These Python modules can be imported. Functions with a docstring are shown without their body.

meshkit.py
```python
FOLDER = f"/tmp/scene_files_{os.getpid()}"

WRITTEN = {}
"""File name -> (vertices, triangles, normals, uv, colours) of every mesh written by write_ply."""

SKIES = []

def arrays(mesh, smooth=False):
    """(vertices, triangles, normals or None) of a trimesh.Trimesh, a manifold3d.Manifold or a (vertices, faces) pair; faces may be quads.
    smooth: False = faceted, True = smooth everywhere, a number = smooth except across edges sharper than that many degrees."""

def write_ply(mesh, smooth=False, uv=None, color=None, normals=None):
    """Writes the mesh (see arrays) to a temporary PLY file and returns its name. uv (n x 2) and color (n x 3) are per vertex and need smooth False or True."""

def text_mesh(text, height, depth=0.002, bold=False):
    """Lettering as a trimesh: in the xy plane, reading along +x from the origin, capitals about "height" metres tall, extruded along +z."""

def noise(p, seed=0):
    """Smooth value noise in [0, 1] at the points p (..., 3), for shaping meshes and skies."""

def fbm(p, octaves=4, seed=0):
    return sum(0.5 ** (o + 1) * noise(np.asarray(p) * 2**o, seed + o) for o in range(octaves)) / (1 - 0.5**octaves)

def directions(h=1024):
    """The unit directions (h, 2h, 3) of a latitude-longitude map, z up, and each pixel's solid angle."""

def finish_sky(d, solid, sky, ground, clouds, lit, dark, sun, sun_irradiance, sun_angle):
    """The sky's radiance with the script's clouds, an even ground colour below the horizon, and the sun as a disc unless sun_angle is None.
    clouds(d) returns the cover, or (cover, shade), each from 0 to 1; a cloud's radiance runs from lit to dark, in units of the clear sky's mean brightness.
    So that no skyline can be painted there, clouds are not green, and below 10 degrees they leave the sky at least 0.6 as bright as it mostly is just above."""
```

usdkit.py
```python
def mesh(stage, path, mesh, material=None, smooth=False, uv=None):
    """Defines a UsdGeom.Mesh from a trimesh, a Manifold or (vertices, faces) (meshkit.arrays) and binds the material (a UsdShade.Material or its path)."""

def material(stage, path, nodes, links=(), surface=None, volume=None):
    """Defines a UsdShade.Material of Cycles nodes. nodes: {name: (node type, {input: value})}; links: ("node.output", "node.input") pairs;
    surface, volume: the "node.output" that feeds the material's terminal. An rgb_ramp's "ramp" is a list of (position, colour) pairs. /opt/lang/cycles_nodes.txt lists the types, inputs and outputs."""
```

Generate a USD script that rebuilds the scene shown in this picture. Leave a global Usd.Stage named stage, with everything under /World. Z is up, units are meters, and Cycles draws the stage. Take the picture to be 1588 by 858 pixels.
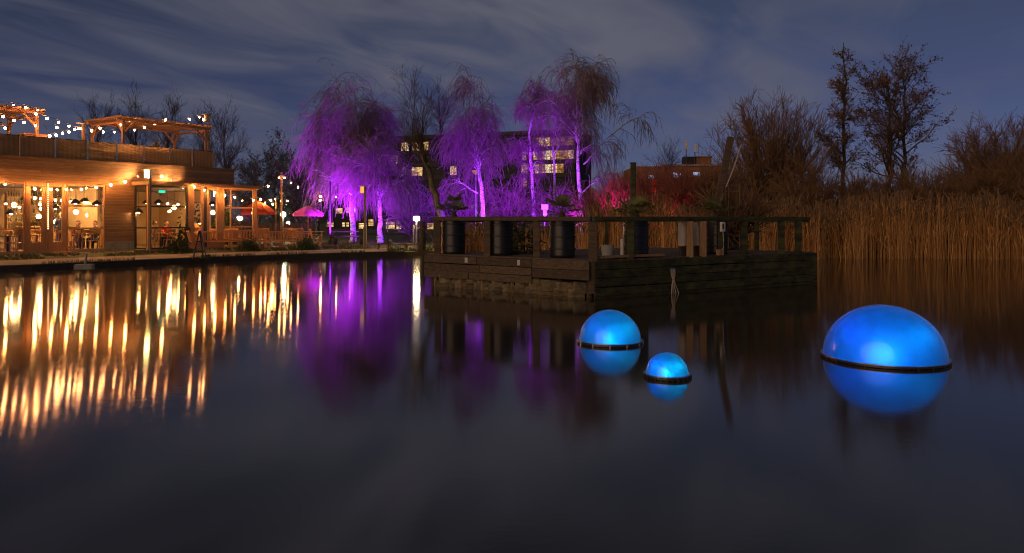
import math, numpy as np, trimesh, manifold3d, usdkit, meshkit
from pxr import Usd, UsdGeom, UsdShade, UsdLux, Gf, Sdf, Vt

stage = Usd.Stage.CreateInMemory()
UsdGeom.SetStageUpAxis(stage, 'Z')
UsdGeom.SetStageMetersPerUnit(stage, 1.0)
UsdGeom.Xform.Define(stage, '/World')
UsdGeom.Scope.Define(stage, '/World/Looks')

# ------------------------------------------------------------------ camera
EYE, F, CX, CY = 1.90, 1150.0, 794.0, 338.0           # eye height, focal length and principal point in photo pixels
cam = UsdGeom.Camera.Define(stage, '/World/camera')
cam.CreateHorizontalApertureAttr(36.0)
cam.CreateFocalLengthAttr(36.0 * F / 1588)
cam.CreateVerticalApertureOffsetAttr(-(429 - CY) / 1588 * 36)
cam.CreateFStopAttr(0.0)
cam.CreateExposureAttr(0.0)
cam.AddTranslateOp().Set((0, 0, EYE))
cam.AddRotateXOp().Set(90)

# ------------------------------------------------------------------ sky and the low, faint key light
SUN_EL, SUN_AZ = math.radians(16.0), math.atan2(-0.62, -0.78)     # behind and left of the camera: town glow
CLOUD = (2.35, 2.35, 3.1)
SKY = usdkit.material(stage, '/World/Looks/sky', {
    'tc': ('texture_coordinate', {}),
    'sep': ('separate_xyz', {}),
    'st': ('sky_texture', {'sky_type': 'single_scattering', 'sun_disc': False, 'sun_elevation': SUN_EL, 'sun_rotation': SUN_AZ,
                           'altitude': 100.0, 'air_density': 1.0, 'aerosol_density': 0.5, 'ozone_density': 2.0}),
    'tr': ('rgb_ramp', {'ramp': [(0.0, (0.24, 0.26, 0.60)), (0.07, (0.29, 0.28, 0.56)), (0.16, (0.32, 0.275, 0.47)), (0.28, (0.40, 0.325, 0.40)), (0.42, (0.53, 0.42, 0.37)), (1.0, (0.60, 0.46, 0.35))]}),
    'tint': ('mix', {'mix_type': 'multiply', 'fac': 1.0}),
    # clouds lie on a flat layer high above: direction divided by its height
    'zz': ('math', {'math_type': 'maximum', 'value2': 0.0}), 'zo': ('math', {'math_type': 'add', 'value2': 0.13}),
    'inv': ('math', {'math_type': 'divide', 'value1': 1.0}),
    'pl': ('vector_math', {'math_type': 'scale'}),
    'map': ('mapping', {'mapping_type': 'texture', 'location': (2.1, 4.4, 0.0), 'rotation': (0, 0, 1.05), 'scale': (0.85, 0.38, 1.0)}),
    'n1': ('noise_texture', {'scale': 1.0, 'detail': 4.0, 'roughness': 0.52, 'distortion': 0.75}),
    'map2': ('mapping', {'mapping_type': 'texture', 'location': (2.2, 5.1, 0.0), 'rotation': (0, 0, 0.3), 'scale': (2.0, 1.1, 1.0)}),
    'n2': ('noise_texture', {'scale': 1.0, 'detail': 2.0, 'roughness': 0.5}),
    'mul': ('math', {'math_type': 'multiply'}),
    'cr': ('map_range', {'from_min': 0.18, 'from_max': 0.41, 'to_min': 0.0, 'to_max': 1.0, 'clamp': True, 'range_type': 'linear'}),
    'lo': ('map_range', {'from_min': 0.02, 'from_max': 0.15, 'to_min': 0.15, 'to_max': 0.9, 'clamp': True}),
    'cov': ('math', {'math_type': 'multiply'}),
    'mix': ('mix', {'mix_type': 'mix', 'color2': CLOUD}),
    'bg': ('background_shader', {'strength': 0.05}),
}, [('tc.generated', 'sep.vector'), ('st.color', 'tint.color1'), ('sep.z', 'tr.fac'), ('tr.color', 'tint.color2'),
    ('sep.z', 'zz.value1'), ('zz.value', 'zo.value1'), ('zo.value', 'inv.value2'), ('tc.generated', 'pl.vector1'), ('inv.value', 'pl.scale'),
    ('pl.vector', 'map.vector'), ('map.vector', 'n1.vector'), ('pl.vector', 'map2.vector'), ('map2.vector', 'n2.vector'),
    ('n1.fac', 'mul.value1'), ('n2.fac', 'mul.value2'), ('mul.value', 'cr.value'), ('sep.z', 'lo.value'),
    ('cr.result', 'cov.value1'), ('lo.result', 'cov.value2'), ('cov.value', 'mix.fac'), ('tint.color', 'mix.color1'), ('mix.color', 'bg.color')],
    surface='bg.background')
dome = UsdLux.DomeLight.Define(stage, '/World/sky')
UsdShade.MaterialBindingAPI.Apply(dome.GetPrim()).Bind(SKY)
dome.GetPrim().SetCustomDataByKey('kind', 'structure')
sun = UsdLux.DistantLight.Define(stage, '/World/town_glow')
sun.CreateIntensityAttr(0.25)
sun.CreateAngleAttr(60.0)
sun.CreateColorAttr(Gf.Vec3f(1.0, 0.60, 0.29))
sun.GetNormalizeAttr().Set(True) if sun.GetNormalizeAttr() else sun.CreateNormalizeAttr(True)
sun.AddRotateXYZOp().Set((90 - math.degrees(SUN_EL), 0, -math.degrees(SUN_AZ) + 180))

# ------------------------------------------------------------------ naming and prims
_used = {}
def numbered(parent, name):
    k = (parent, name); n = _used.get(k, 0); _used[k] = n + 1
    return name if n == 0 else f'{name}_{n:03d}'

def path_of(parent):
    return '/World' if parent is None else str(parent.GetPath())

def tag(o, label=None, cat=None, group=None, kind=None):
    p = o.GetPrim() if hasattr(o, 'GetPrim') else o
    for k, v in (('label', label), ('category', cat), ('group', group), ('kind', kind)):
        if v: p.SetCustomDataByKey(k, v)
    return p

def thing(name, label, cat, loc=(0, 0, 0), rotz=0.0, group=None, scale=None, kind=None):
    x = UsdGeom.Xform.Define(stage, '/World/' + numbered('/World', name))
    x.AddTranslateOp().Set(Gf.Vec3d(*map(float, loc)))
    if rotz: x.AddRotateZOp().Set(math.degrees(rotz))
    if scale is not None: x.AddScaleOp().Set(Gf.Vec3f(*((scale,) * 3 if np.isscalar(scale) else scale)))
    return tag(x, label, cat, group, kind)

def part(name, mesh, mat, parent, label=None, smooth=False, kind=None):
    if isinstance(mesh, MB): mesh = mesh.out()
    pp = path_of(parent)
    m = usdkit.mesh(stage, pp + '/' + numbered(pp, name), mesh, mat, smooth=smooth)
    tag(m, label, None, None, kind)
    return m.GetPrim()

def solo(name, mesh, mat, label, cat, group=None, smooth=False, kind=None):
    p = part(name, mesh, mat, None, smooth=smooth)
    return tag(p, label, cat, group, kind)

# ------------------------------------------------------------------ mesh helpers
def frame_of(d):
    d = d / (np.linalg.norm(d, axis=-1, keepdims=True) + 1e-12)
    h = np.where(np.abs(d[..., 2:]) < 0.92, [0, 0, 1.0], [1.0, 0, 0])
    a = np.cross(d, h); a /= np.linalg.norm(a, axis=-1, keepdims=True) + 1e-12
    return a, np.cross(d, a)

def tubes(P, R, sides=3, cap=False):
    """P (K, N, 3) polylines with radii R (K, N): all tubes as one (verts, faces)."""
    P = np.asarray(P, float)
    if P.ndim == 2: P = P[None]
    K, N, _ = P.shape
    R = np.broadcast_to(np.asarray(R, float), (K, N))
    T = np.gradient(P, axis=1)
    a, b = frame_of(T)
    ang = np.arange(sides) * 2 * np.pi / sides
    V = P[:, :, None] + R[:, :, None, None] * (np.cos(ang)[None, None, :, None] * a[:, :, None] + np.sin(ang)[None, None, :, None] * b[:, :, None])
    V = V.reshape(-1, 3)
    k, i, j = np.meshgrid(np.arange(K), np.arange(N - 1), np.arange(sides), indexing='ij')
    o = k * N * sides
    q = np.stack([o + i * sides + j, o + i * sides + (j + 1) % sides, o + (i + 1) * sides + (j + 1) % sides, o + (i + 1) * sides + j], -1).reshape(-1, 4)
    f = np.vstack([q[:, [0, 2, 1]], q[:, [0, 3, 2]]])
    if cap:
        caps = []
        for kk in range(K):
            for end in (0, N - 1):
                base = kk * N * sides + end * sides
                for s in range(1, sides - 1):
                    caps.append((base, base + s, base + s + 1) if end == 0 else (base, base + s + 1, base + s))
        f = np.vstack([f, caps])
    return V, f

BOXF = np.array([[0, 2, 1], [0, 3, 2], [4, 5, 6], [4, 6, 7], [0, 1, 5], [0, 5, 4], [1, 2, 6], [1, 6, 5], [2, 3, 7], [2, 7, 6], [3, 0, 4], [3, 4, 7]])
class MB:
    """Collects pieces of one mesh."""
    def __init__(self): self.v, self.f, self.n = [], [], 0
    def add(self, v, f=None):
        if f is None:
            if hasattr(v, 'to_mesh'): m = v.to_mesh(); v, f = m.vert_properties[:, :3], m.tri_verts
            else: v, f = v.vertices, v.faces
        v = np.asarray(v, float); self.v.append(v); self.f.append(np.asarray(f, int) + self.n); self.n += len(v); return self
    def box(self, x0, x1, y0, y1, z0, z1, ch=0.0):
        if ch > 0:
            pts = []
            for sx, sy, sz in np.ndindex(2, 2, 2):
                c = np.array([(x0, x1)[sx], (y0, y1)[sy], (z0, z1)[sz]], float); d = np.array([1 - 2 * sx, 1 - 2 * sy, 1 - 2 * sz]) * ch
                for k in range(3):
                    q = c + d; q[k] = c[k]; pts.append(q)
            return self.add(manifold3d.Manifold.hull_points(np.array(pts, np.float64)))
        v = [(x0, y0, z0), (x1, y0, z0), (x1, y1, z0), (x0, y1, z0), (x0, y0, z1), (x1, y0, z1), (x1, y1, z1), (x0, y1, z1)]
        return self.add(v, BOXF)
    def beam(self, p, q, w, h, up=(0, 0, 1), ch=0.0):
        p, q = np.asarray(p, float), np.asarray(q, float)
        d = q - p; L = np.linalg.norm(d); d /= L
        up = np.asarray(up, float)
        if abs(d @ up) > 0.98: up = np.array([0, 1.0, 0])
        s = np.cross(d, up); s /= np.linalg.norm(s); t = np.cross(s, d)
        m = MB().box(0, L, -w / 2, w / 2, -h / 2, h / 2, ch)
        v, f = m.out()
        return self.add(p + v[:, :1] * d + v[:, 1:2] * -s + v[:, 2:] * t, f)
    def tube(self, pts, r, sides=8, cap=True):
        return self.add(*tubes(np.asarray(pts, float), r, sides, cap))
    def lathe(self, prof, n=24, at=(0, 0, 0), close=False):
        prof = np.asarray(prof, float); a = np.arange(n) * 2 * np.pi / n
        V = np.stack([prof[:, None, 0] * np.cos(a), prof[:, None, 0] * np.sin(a), np.broadcast_to(prof[:, None, 1], (len(prof), n))], -1).reshape(-1, 3) + at
        m = len(prof); i, j = np.meshgrid(np.arange(m if close else m - 1), np.arange(n), indexing='ij')
        i2 = (i + 1) % m
        q = np.stack([i * n + j, i * n + (j + 1) % n, i2 * n + (j + 1) % n, i2 * n + j], -1).reshape(-1, 4)
        return self.add(V, np.vstack([q[:, [0, 1, 2]], q[:, [0, 2, 3]]]))
    def ball(self, c, r, sub=1, sq=(1, 1, 1)):
        s = trimesh.creation.icosphere(sub, r); return self.add(s.vertices * sq + np.asarray(c, float), s.faces)
    def quad(self, a, b, c, d): return self.add([a, b, c, d], [[0, 1, 2], [0, 2, 3]])
    def moved(self, loc=(0, 0, 0), rz=0.0):
        v, f = self.out(); c, s = math.cos(rz), math.sin(rz)
        return MB().add(v @ np.array([[c, s, 0], [-s, c, 0], [0, 0, 1]]) + np.asarray(loc, float), f)
    def out(self): return np.vstack(self.v), np.vstack(self.f)

# photo pixel -> place on the ground plane z, or at a given distance: only to read the site plan off the photograph
def on_ground(px, py, z=0.0):
    y = (EYE - z) * F / (py - CY); return np.array([(px - CX) / F * y, y, z])
def at_depth(px, py, y): return np.array([(px - CX) / F * y, y, EYE - (py - CY) / F * y])
def on_line(px, A, B):
    """where the sight line of column px crosses the plan line A-B"""
    k = (px - CX) / F; t = (A[0] - k * A[1]) / ((A[0] - B[0]) - k * (A[1] - B[1]))
    return np.array([A[0] + t * (B[0] - A[0]), A[1] + t * (B[1] - A[1])])

# ------------------------------------------------------------------ materials
def mat(name, c1, c2=None, rough=0.7, scale=6.0, stretch=(1, 1, 1), detail=4.0, bump=0.0, metallic=0.0, rnd=0.0, space='object', spec=0.5, translucent=0.0, lo=0.35, hi=0.65, bscale=None, coat=0.0):
    c2 = c2 or tuple(0.6 * x for x in c1)
    nodes = {'tc': ('texture_coordinate', {}), 'geo': ('geometry', {}), 'map': ('mapping', {'mapping_type': 'point', 'scale': stretch}),
             'n': ('noise_texture', {'scale': scale, 'detail': detail, 'roughness': 0.6}),
             'r': ('rgb_ramp', {'ramp': [(lo, c2), (hi, c1)]}),
             'p': ('principled_bsdf', {'roughness': rough, 'metallic': metallic, 'specular_ior_level': spec, 'coat_weight': coat})}
    links = [('geo.position' if space == 'world' else 'tc.object', 'map.vector'), ('map.vector', 'n.vector'), ('n.fac', 'r.fac')]
    col = 'r.color'
    if rnd:
        nodes['oi'] = ('object_info', {}); nodes['mr'] = ('map_range', {'from_min': 0.0, 'from_max': 1.0, 'to_min': 1 - rnd, 'to_max': 1 + rnd})
        nodes['h'] = ('hsv', {}); links += [('oi.random', 'mr.value'), ('mr.result', 'h.value'), ('r.color', 'h.color')]; col = 'h.color'
    links.append((col, 'p.base_color'))
    if bump:
        nodes['bn'] = ('noise_texture', {'scale': bscale or scale * 2.5, 'detail': 4.0}); nodes['b'] = ('bump', {'strength': bump, 'distance': 0.02})
        links += [('map.vector', 'bn.vector'), ('bn.fac', 'b.height'), ('b.normal', 'p.normal')]
    surf = 'p.BSDF'
    if translucent:
        nodes['tr'] = ('translucent_bsdf', {}); nodes['mx'] = ('mix_closure', {'fac': translucent})
        links += [(col, 'tr.color'), ('p.BSDF', 'mx.closure1'), ('tr.BSDF', 'mx.closure2')]; surf = 'mx.closure'
    return usdkit.material(stage, '/World/Looks/' + name, nodes, links, surface=surf)

def glow(name, color, strength):
    return usdkit.material(stage, '/World/Looks/' + name, {'e': ('emission', {'color': color, 'strength': strength})}, [], surface='e.emission')

SCHLICK = {'lw': ('layer_weight', {'blend': 0.5}), 'p5': ('math', {'math_type': 'power', 'value2': 5.0}), 'f': ('math', {'math_type': 'multiply_add', 'value2': 0.92, 'value3': 0.04})}
SCHLICK_L = [('lw.facing', 'p5.value1'), ('p5.value', 'f.value1')]
def pane_mat(name, tint=(0.97, 0.98, 0.97)):
    return usdkit.material(stage, '/World/Looks/' + name, {**SCHLICK, 't': ('transparent_bsdf', {'color': tint}), 'g': ('glossy_bsdf', {'color': (0.9, 0.9, 0.9), 'roughness': 0.02}),
        'm': ('mix_closure', {})}, SCHLICK_L + [('f.value', 'm.fac'), ('t.BSDF', 'm.closure1'), ('g.BSDF', 'm.closure2')], surface='m.closure')

M = {}
M['boards'] = mat('facade_boards', (0.30, 0.17, 0.085), (0.19, 0.105, 0.05), 0.65, 3.0, (0.8, 8, 14), bump=0.25, rnd=0.22)
M['joinery'] = mat('window_joinery', (0.48, 0.25, 0.11), (0.36, 0.18, 0.08), 0.5, 5.0, (3, 3, 0.6), bump=0.1, rnd=0.1)
M['darkframe'] = mat('dark_frame', (0.05, 0.04, 0.035), (0.035, 0.03, 0.028), 0.5, 8.0)
M['plinth'] = mat('plinth_concrete', (0.32, 0.29, 0.24), (0.22, 0.2, 0.17), 0.85, 5.0, bump=0.2)
M['plaster'] = mat('room_plaster', (0.50, 0.39, 0.25), (0.44, 0.33, 0.2), 0.8, 2.0)
M['roomdark'] = mat('room_dark_paint', (0.10, 0.075, 0.055), (0.07, 0.05, 0.04), 0.7, 3.0)
M['floorwood'] = mat('room_floor', (0.20, 0.12, 0.06), (0.14, 0.08, 0.04), 0.5, 4.0, (1, 8, 1))
M['roofing'] = mat('roofing', (0.07, 0.065, 0.06), (0.04, 0.04, 0.038), 0.9, 6.0)
M['furn'] = mat('teak', (0.58, 0.27, 0.10), (0.42, 0.18, 0.065), 0.55, 5.0, (2, 2, 6), bump=0.1, rnd=0.15)
M['chairwood'] = mat('beech', (0.40, 0.22, 0.09), (0.30, 0.155, 0.06), 0.5, 5.0, (2, 2, 6), rnd=0.1)
M['blacksteel'] = mat('black_steel', (0.02, 0.02, 0.02), (0.012, 0.012, 0.012), 0.4, 8.0)
M['greysteel'] = mat('grey_steel', (0.30, 0.29, 0.27), (0.2, 0.19, 0.18), 0.45, 8.0, metallic=0.3)
M['pergola'] = mat('pergola_pine', (0.42, 0.21, 0.09), (0.30, 0.14, 0.055), 0.6, 5.0, (3, 3, 1), rnd=0.12)
M['postwood'] = mat('post_wood', (0.24, 0.16, 0.09), (0.15, 0.1, 0.055), 0.75, 5.0, (6, 6, 1), bump=0.2)
M['dockwood'] = mat('jetty_wood', (0.115, 0.078, 0.048), (0.055, 0.038, 0.024), 0.8, 2.2, (0.7, 6, 9), bump=0.5, rnd=0.25, space='object')
M['mosswood'] = mat('mossy_jetty_wood', (0.060, 0.066, 0.018), (0.013, 0.013, 0.008), 0.85, 1.6, (1, 3, 4), bump=0.5, rnd=0.25)
M['newwood'] = mat('new_post_wood', (0.34, 0.21, 0.10), (0.23, 0.13, 0.06), 0.7, 4.0, (6, 6, 1), bump=0.15)
M['stone'] = mat('wet_stone', (0.20, 0.15, 0.07), (0.07, 0.055, 0.03), 0.45, 7.0, bump=0.6, rnd=0.35)
M['barrel'] = mat('black_plastic', (0.018, 0.018, 0.018), (0.01, 0.01, 0.01), 0.32, 9.0, (1, 1, 3), bump=0.15)
M['box_grey'] = mat('cabinet_paint', (0.42, 0.40, 0.37), (0.36, 0.34, 0.31), 0.5, 4.0)
M['white_plastic'] = mat('white_plastic', (0.62, 0.60, 0.55), (0.5, 0.48, 0.44), 0.45, 6.0)
M['cable'] = mat('pale_rope', (0.48, 0.40, 0.34), (0.3, 0.25, 0.22), 0.8, 30.0)
M['palm'] = mat('palm_leaf', (0.17, 0.17, 0.04), (0.09, 0.10, 0.025), 0.5, 5.0, translucent=0.25, space='world')
M['palmtrunk'] = mat('palm_trunk', (0.07, 0.05, 0.03), (0.03, 0.022, 0.014), 0.9, 14.0, bump=0.6)
M['shrub'] = mat('shrub_leaf', (0.07, 0.085, 0.022), (0.035, 0.045, 0.012), 0.45, 4.0, translucent=0.2, space='world')
M['yellowleaf'] = mat('yellow_leaf', (0.30, 0.24, 0.05), (0.2, 0.16, 0.03), 0.6, 4.0, translucent=0.2, space='world')
M['birchbark'] = mat('birch_bark', (0.55, 0.52, 0.48), (0.08, 0.07, 0.065), 0.75, 3.2, (1.2, 1.2, 5.5), lo=0.40, hi=0.47, space='world')
M['birchtwig'] = mat('birch_twig', (0.17, 0.11, 0.105), (0.115, 0.075, 0.07), 0.8, 3.0, space='world')
M['darktwig'] = mat('dark_twig', (0.058, 0.042, 0.032), (0.038, 0.028, 0.022), 0.85, 2.0, space='world')
M['browntwig'] = mat('brown_twig', (0.21, 0.115, 0.052), (0.125, 0.068, 0.032), 0.85, 0.7, space='world')
M['redtwig'] = mat('red_twig', (0.24, 0.08, 0.055), (0.16, 0.06, 0.04), 0.8, 1.0, space='world')
M['darkbark'] = mat('dark_bark', (0.07, 0.05, 0.032), (0.03, 0.023, 0.016), 0.9, 5.0, (2, 2, 0.6), bump=0.7, space='world')
M['conleaf'] = mat('alder_cones', (0.05, 0.032, 0.02), (0.03, 0.02, 0.014), 0.9, 3.0, space='world')
M['reed'] = mat('dry_reed', (0.82, 0.44, 0.145), (0.22, 0.105, 0.034), 0.75, 5.0, (1, 1, 0.06), space='world', lo=0.32, hi=0.7)
M['plume'] = mat('reed_plume', (0.20, 0.125, 0.065), (0.12, 0.07, 0.038), 0.9, 2.0, space='world')
M['grass'] = mat('grass_ground', (0.075, 0.085, 0.022), (0.09, 0.062, 0.03), 0.9, 0.9, detail=6.0, bump=0.8, bscale=14.0, space='world', lo=0.4, hi=0.58)
M['blades'] = mat('grass_blade', (0.10, 0.11, 0.028), (0.055, 0.065, 0.018), 0.8, 0.8, space='world', translucent=0.2)
M['path'] = mat('sand_path', (0.46, 0.34, 0.21), (0.32, 0.23, 0.135), 0.9, 1.2, detail=7.0, bump=0.4, bscale=18.0, space='world')
M['kerb'] = mat('quay_timber', (0.06, 0.045, 0.032), (0.028, 0.022, 0.016), 0.75, 3.0, (2, 2, 6), bump=0.5, space='world')
M['brick'] = mat('far_brick', (0.28, 0.115, 0.06), (0.22, 0.09, 0.045), 0.85, 3.0, space='world')
M['office'] = mat('office_cladding', (0.022, 0.02, 0.024), (0.016, 0.015, 0.018), 0.8, 0.4, space='world')
M['officeband'] = mat('office_band', (0.028, 0.026, 0.03), (0.022, 0.02, 0.024), 0.75, 0.5, space='world')
M['darkglass'] = mat('unlit_glass', (0.012, 0.013, 0.016), (0.01, 0.01, 0.012), 0.45, 1.0, spec=0.2)
M['pink'] = mat('pink_canvas', (0.85, 0.20, 0.60), (0.8, 0.17, 0.55), 0.8, 2.0, translucent=0.45)
M['redcanvas'] = mat('red_canvas', (0.55, 0.10, 0.05), (0.5, 0.085, 0.04), 0.8, 2.0, translucent=0.4)
M['skin'] = mat('skin', (0.50, 0.30, 0.21), (0.46, 0.27, 0.19), 0.5, 8.0)
M['hair'] = mat('hair', (0.05, 0.03, 0.02), (0.03, 0.02, 0.012), 0.6, 20.0)
M['cloth_red'] = mat('red_cloth', (0.50, 0.05, 0.035), (0.4, 0.035, 0.025), 0.85, 6.0)
M['cloth_tan'] = mat('tan_cloth', (0.22, 0.13, 0.07), (0.17, 0.1, 0.05), 0.85, 6.0)
M['cloth_wine'] = mat('wine_cloth', (0.16, 0.04, 0.045), (0.12, 0.03, 0.035), 0.85, 6.0)
M['cloth_blue'] = mat('blue_cloth', (0.04, 0.05, 0.11), (0.03, 0.04, 0.09), 0.85, 6.0)
M['picture'] = mat('picture_print', (0.55, 0.5, 0.42), (0.05, 0.04, 0.04), 0.6, 5.0, lo=0.47, hi=0.53)
M['bottle'] = mat('bottles', (0.25, 0.2, 0.1), (0.05, 0.1, 0.05), 0.2, 3.0, rnd=0.5)
M['ringblack'] = mat('ring_rubber', (0.03, 0.028, 0.028), (0.02, 0.018, 0.018), 0.35, 12.0)
M['ringsteel'] = mat('ring_steel', (0.45, 0.45, 0.47), (0.35, 0.35, 0.37), 0.3, 12.0, metallic=0.8)
M['fencewood'] = mat('dark_fence_wood', (0.10, 0.05, 0.03), (0.06, 0.03, 0.02), 0.8, 5.0)
M['pane'] = pane_mat('window_glass')
M['bulb'] = glow('bulb_glow', (1.0, 0.375, 0.095), 250.0)
M['roofbulb'] = glow('roof_bulb_glow', (1.0, 0.375, 0.125), 100.0)
M['pend'] = glow('pendant_glow', (1.0, 0.50, 0.17), 330.0)
M['globe'] = glow('globe_lamp_glow', (1.0, 0.55, 0.21), 36.0)
M['bead'] = glow('bead_glow', (1.0, 0.6, 0.25), 7.0)
M['lantern'] = glow('lantern_glow', (1.0, 0.72, 0.22), 36.0)
M['lampwhite'] = glow('park_lamp_glow', (1.0, 0.72, 0.36), 260.0)
M['lampgreen'] = glow('green_white_glow', (0.95, 0.95, 0.62), 260.0)
M['dimlantern'] = glow('dim_lantern_glow', (1.0, 0.5, 0.1), 1.0)
M['pinkbowl'] = glow('pink_bowl_glow', (1.0, 0.35, 0.3), 0.55)
def office_room(name, a, b, c, k, scale):
    return usdkit.material(stage, '/World/Looks/' + name, {'geo': ('geometry', {}), 'map': ('mapping', {'mapping_type': 'point', 'scale': (1, 1, 1.8)}), 'n': ('noise_texture', {'scale': scale, 'detail': 5.0, 'roughness': 0.72}),
        'r': ('rgb_ramp', {'ramp': [(0.36, a), (0.5, b), (0.66, c)]}), 'e': ('emission', {'strength': k})}, [('geo.position', 'map.vector'), ('map.vector', 'n.vector'), ('n.fac', 'r.fac'), ('r.color', 'e.color')], surface='e.emission')
M['officelight'] = office_room('office_light', (0.08, 0.04, 0.01), (0.62, 0.36, 0.12), (1.3, 0.9, 0.40), 1.15, 1.4)
M['officelight2'] = office_room('office_light_pale', (0.14, 0.10, 0.05), (0.70, 0.52, 0.28), (1.2, 1.05, 0.7), 1.05, 1.9)
M['officelight3'] = office_room('office_light_dim', (0.03, 0.014, 0.006), (0.30, 0.13, 0.04), (0.75, 0.40, 0.14), 0.9, 1.1)
M['exit'] = glow('green_sign', (0.03, 0.8, 0.45), 1.6)
M['coldlight'] = glow('cold_window_light', (0.45, 0.5, 0.85), 0.7)
M['signpurple'] = mat('sign_white', (0.6, 0.6, 0.6), (0.5, 0.5, 0.5), 0.6, 4.0)
M['wicker'] = usdkit.material(stage, '/World/Looks/wicker', {'tc': ('texture_coordinate', {}), 'map': ('mapping', {'mapping_type': 'point', 'scale': (1, 1, 1)}),
    'w1': ('wave_texture', {'wave_type': 'bands', 'bands_direction': 'z', 'scale': 9.0, 'distortion': 1.5, 'detail': 2.0, 'detail_scale': 3.0}),
    'w2': ('wave_texture', {'wave_type': 'bands', 'bands_direction': 'x', 'scale': 1.6, 'distortion': 0.6, 'detail': 1.0, 'detail_scale': 2.0}),
    'n': ('noise_texture', {'scale': 2.2, 'detail': 4.0}),
    'a': ('math', {'math_type': 'multiply_add', 'value2': 0.55}), 'b': ('math', {'math_type': 'multiply_add', 'value2': 0.35}),
    'r': ('rgb_ramp', {'ramp': [(0.25, (0.17, 0.085, 0.036)), (0.75, (0.46, 0.25, 0.11)), (1.0, (0.58, 0.33, 0.15))]}),
    'bu': ('bump', {'strength': 0.7, 'distance': 0.03}), 'p': ('principled_bsdf', {'roughness': 0.8})},
    [('tc.object', 'map.vector'), ('map.vector', 'w1.vector'), ('map.vector', 'w2.vector'), ('map.vector', 'n.vector'),
     ('w1.fac', 'a.value1'), ('n.fac', 'a.value3'), ('w2.fac', 'b.value1'), ('a.value', 'b.value3'), ('b.value', 'r.fac'), ('r.color', 'p.base_color'), ('w1.fac', 'bu.height'), ('bu.normal', 'p.normal')], surface='p.BSDF')
# still pond: mirror-like, with fine wind ripple that draws lights out into streaks
M['water'] = usdkit.material(stage, '/World/Looks/pond_water', {'geo': ('geometry', {}),
    'm1': ('mapping', {'mapping_type': 'point', 'scale': (1.0, 2.6, 1.0)}),
    'n1': ('noise_texture', {'scale': 6.0, 'detail': 3.0, 'roughness': 0.55}),
    'b1': ('bump', {'strength': 0.016, 'distance': 0.03}),
    'n2': ('noise_texture', {'scale': 0.12, 'detail': 2.0}),
    'rr': ('map_range', {'from_min': 0.35, 'from_max': 0.65, 'to_min': 0.052, 'to_max': 0.078, 'clamp': True}),
    'tan': ('combine_xyz', {'x': 0.0, 'y': 1.0, 'z': 0.0}),     # wavelets run across the pond, so reflections are drawn out along it
    'p': ('principled_bsdf', {'base_color': (0.024, 0.016, 0.009), 'ior': 1.85, 'specular_tint': (1.0, 0.95, 0.86), 'roughness': 0.06, 'anisotropic': 0.72})},
    [('geo.position', 'm1.vector'), ('m1.vector', 'n1.vector'), ('n1.fac', 'b1.height'), ('b1.normal', 'p.normal'), ('geo.position', 'n2.vector'), ('n2.fac', 'rr.value'), ('rr.result', 'p.roughness'), ('tan.vector', 'p.tangent')], surface='p.BSDF')

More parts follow.
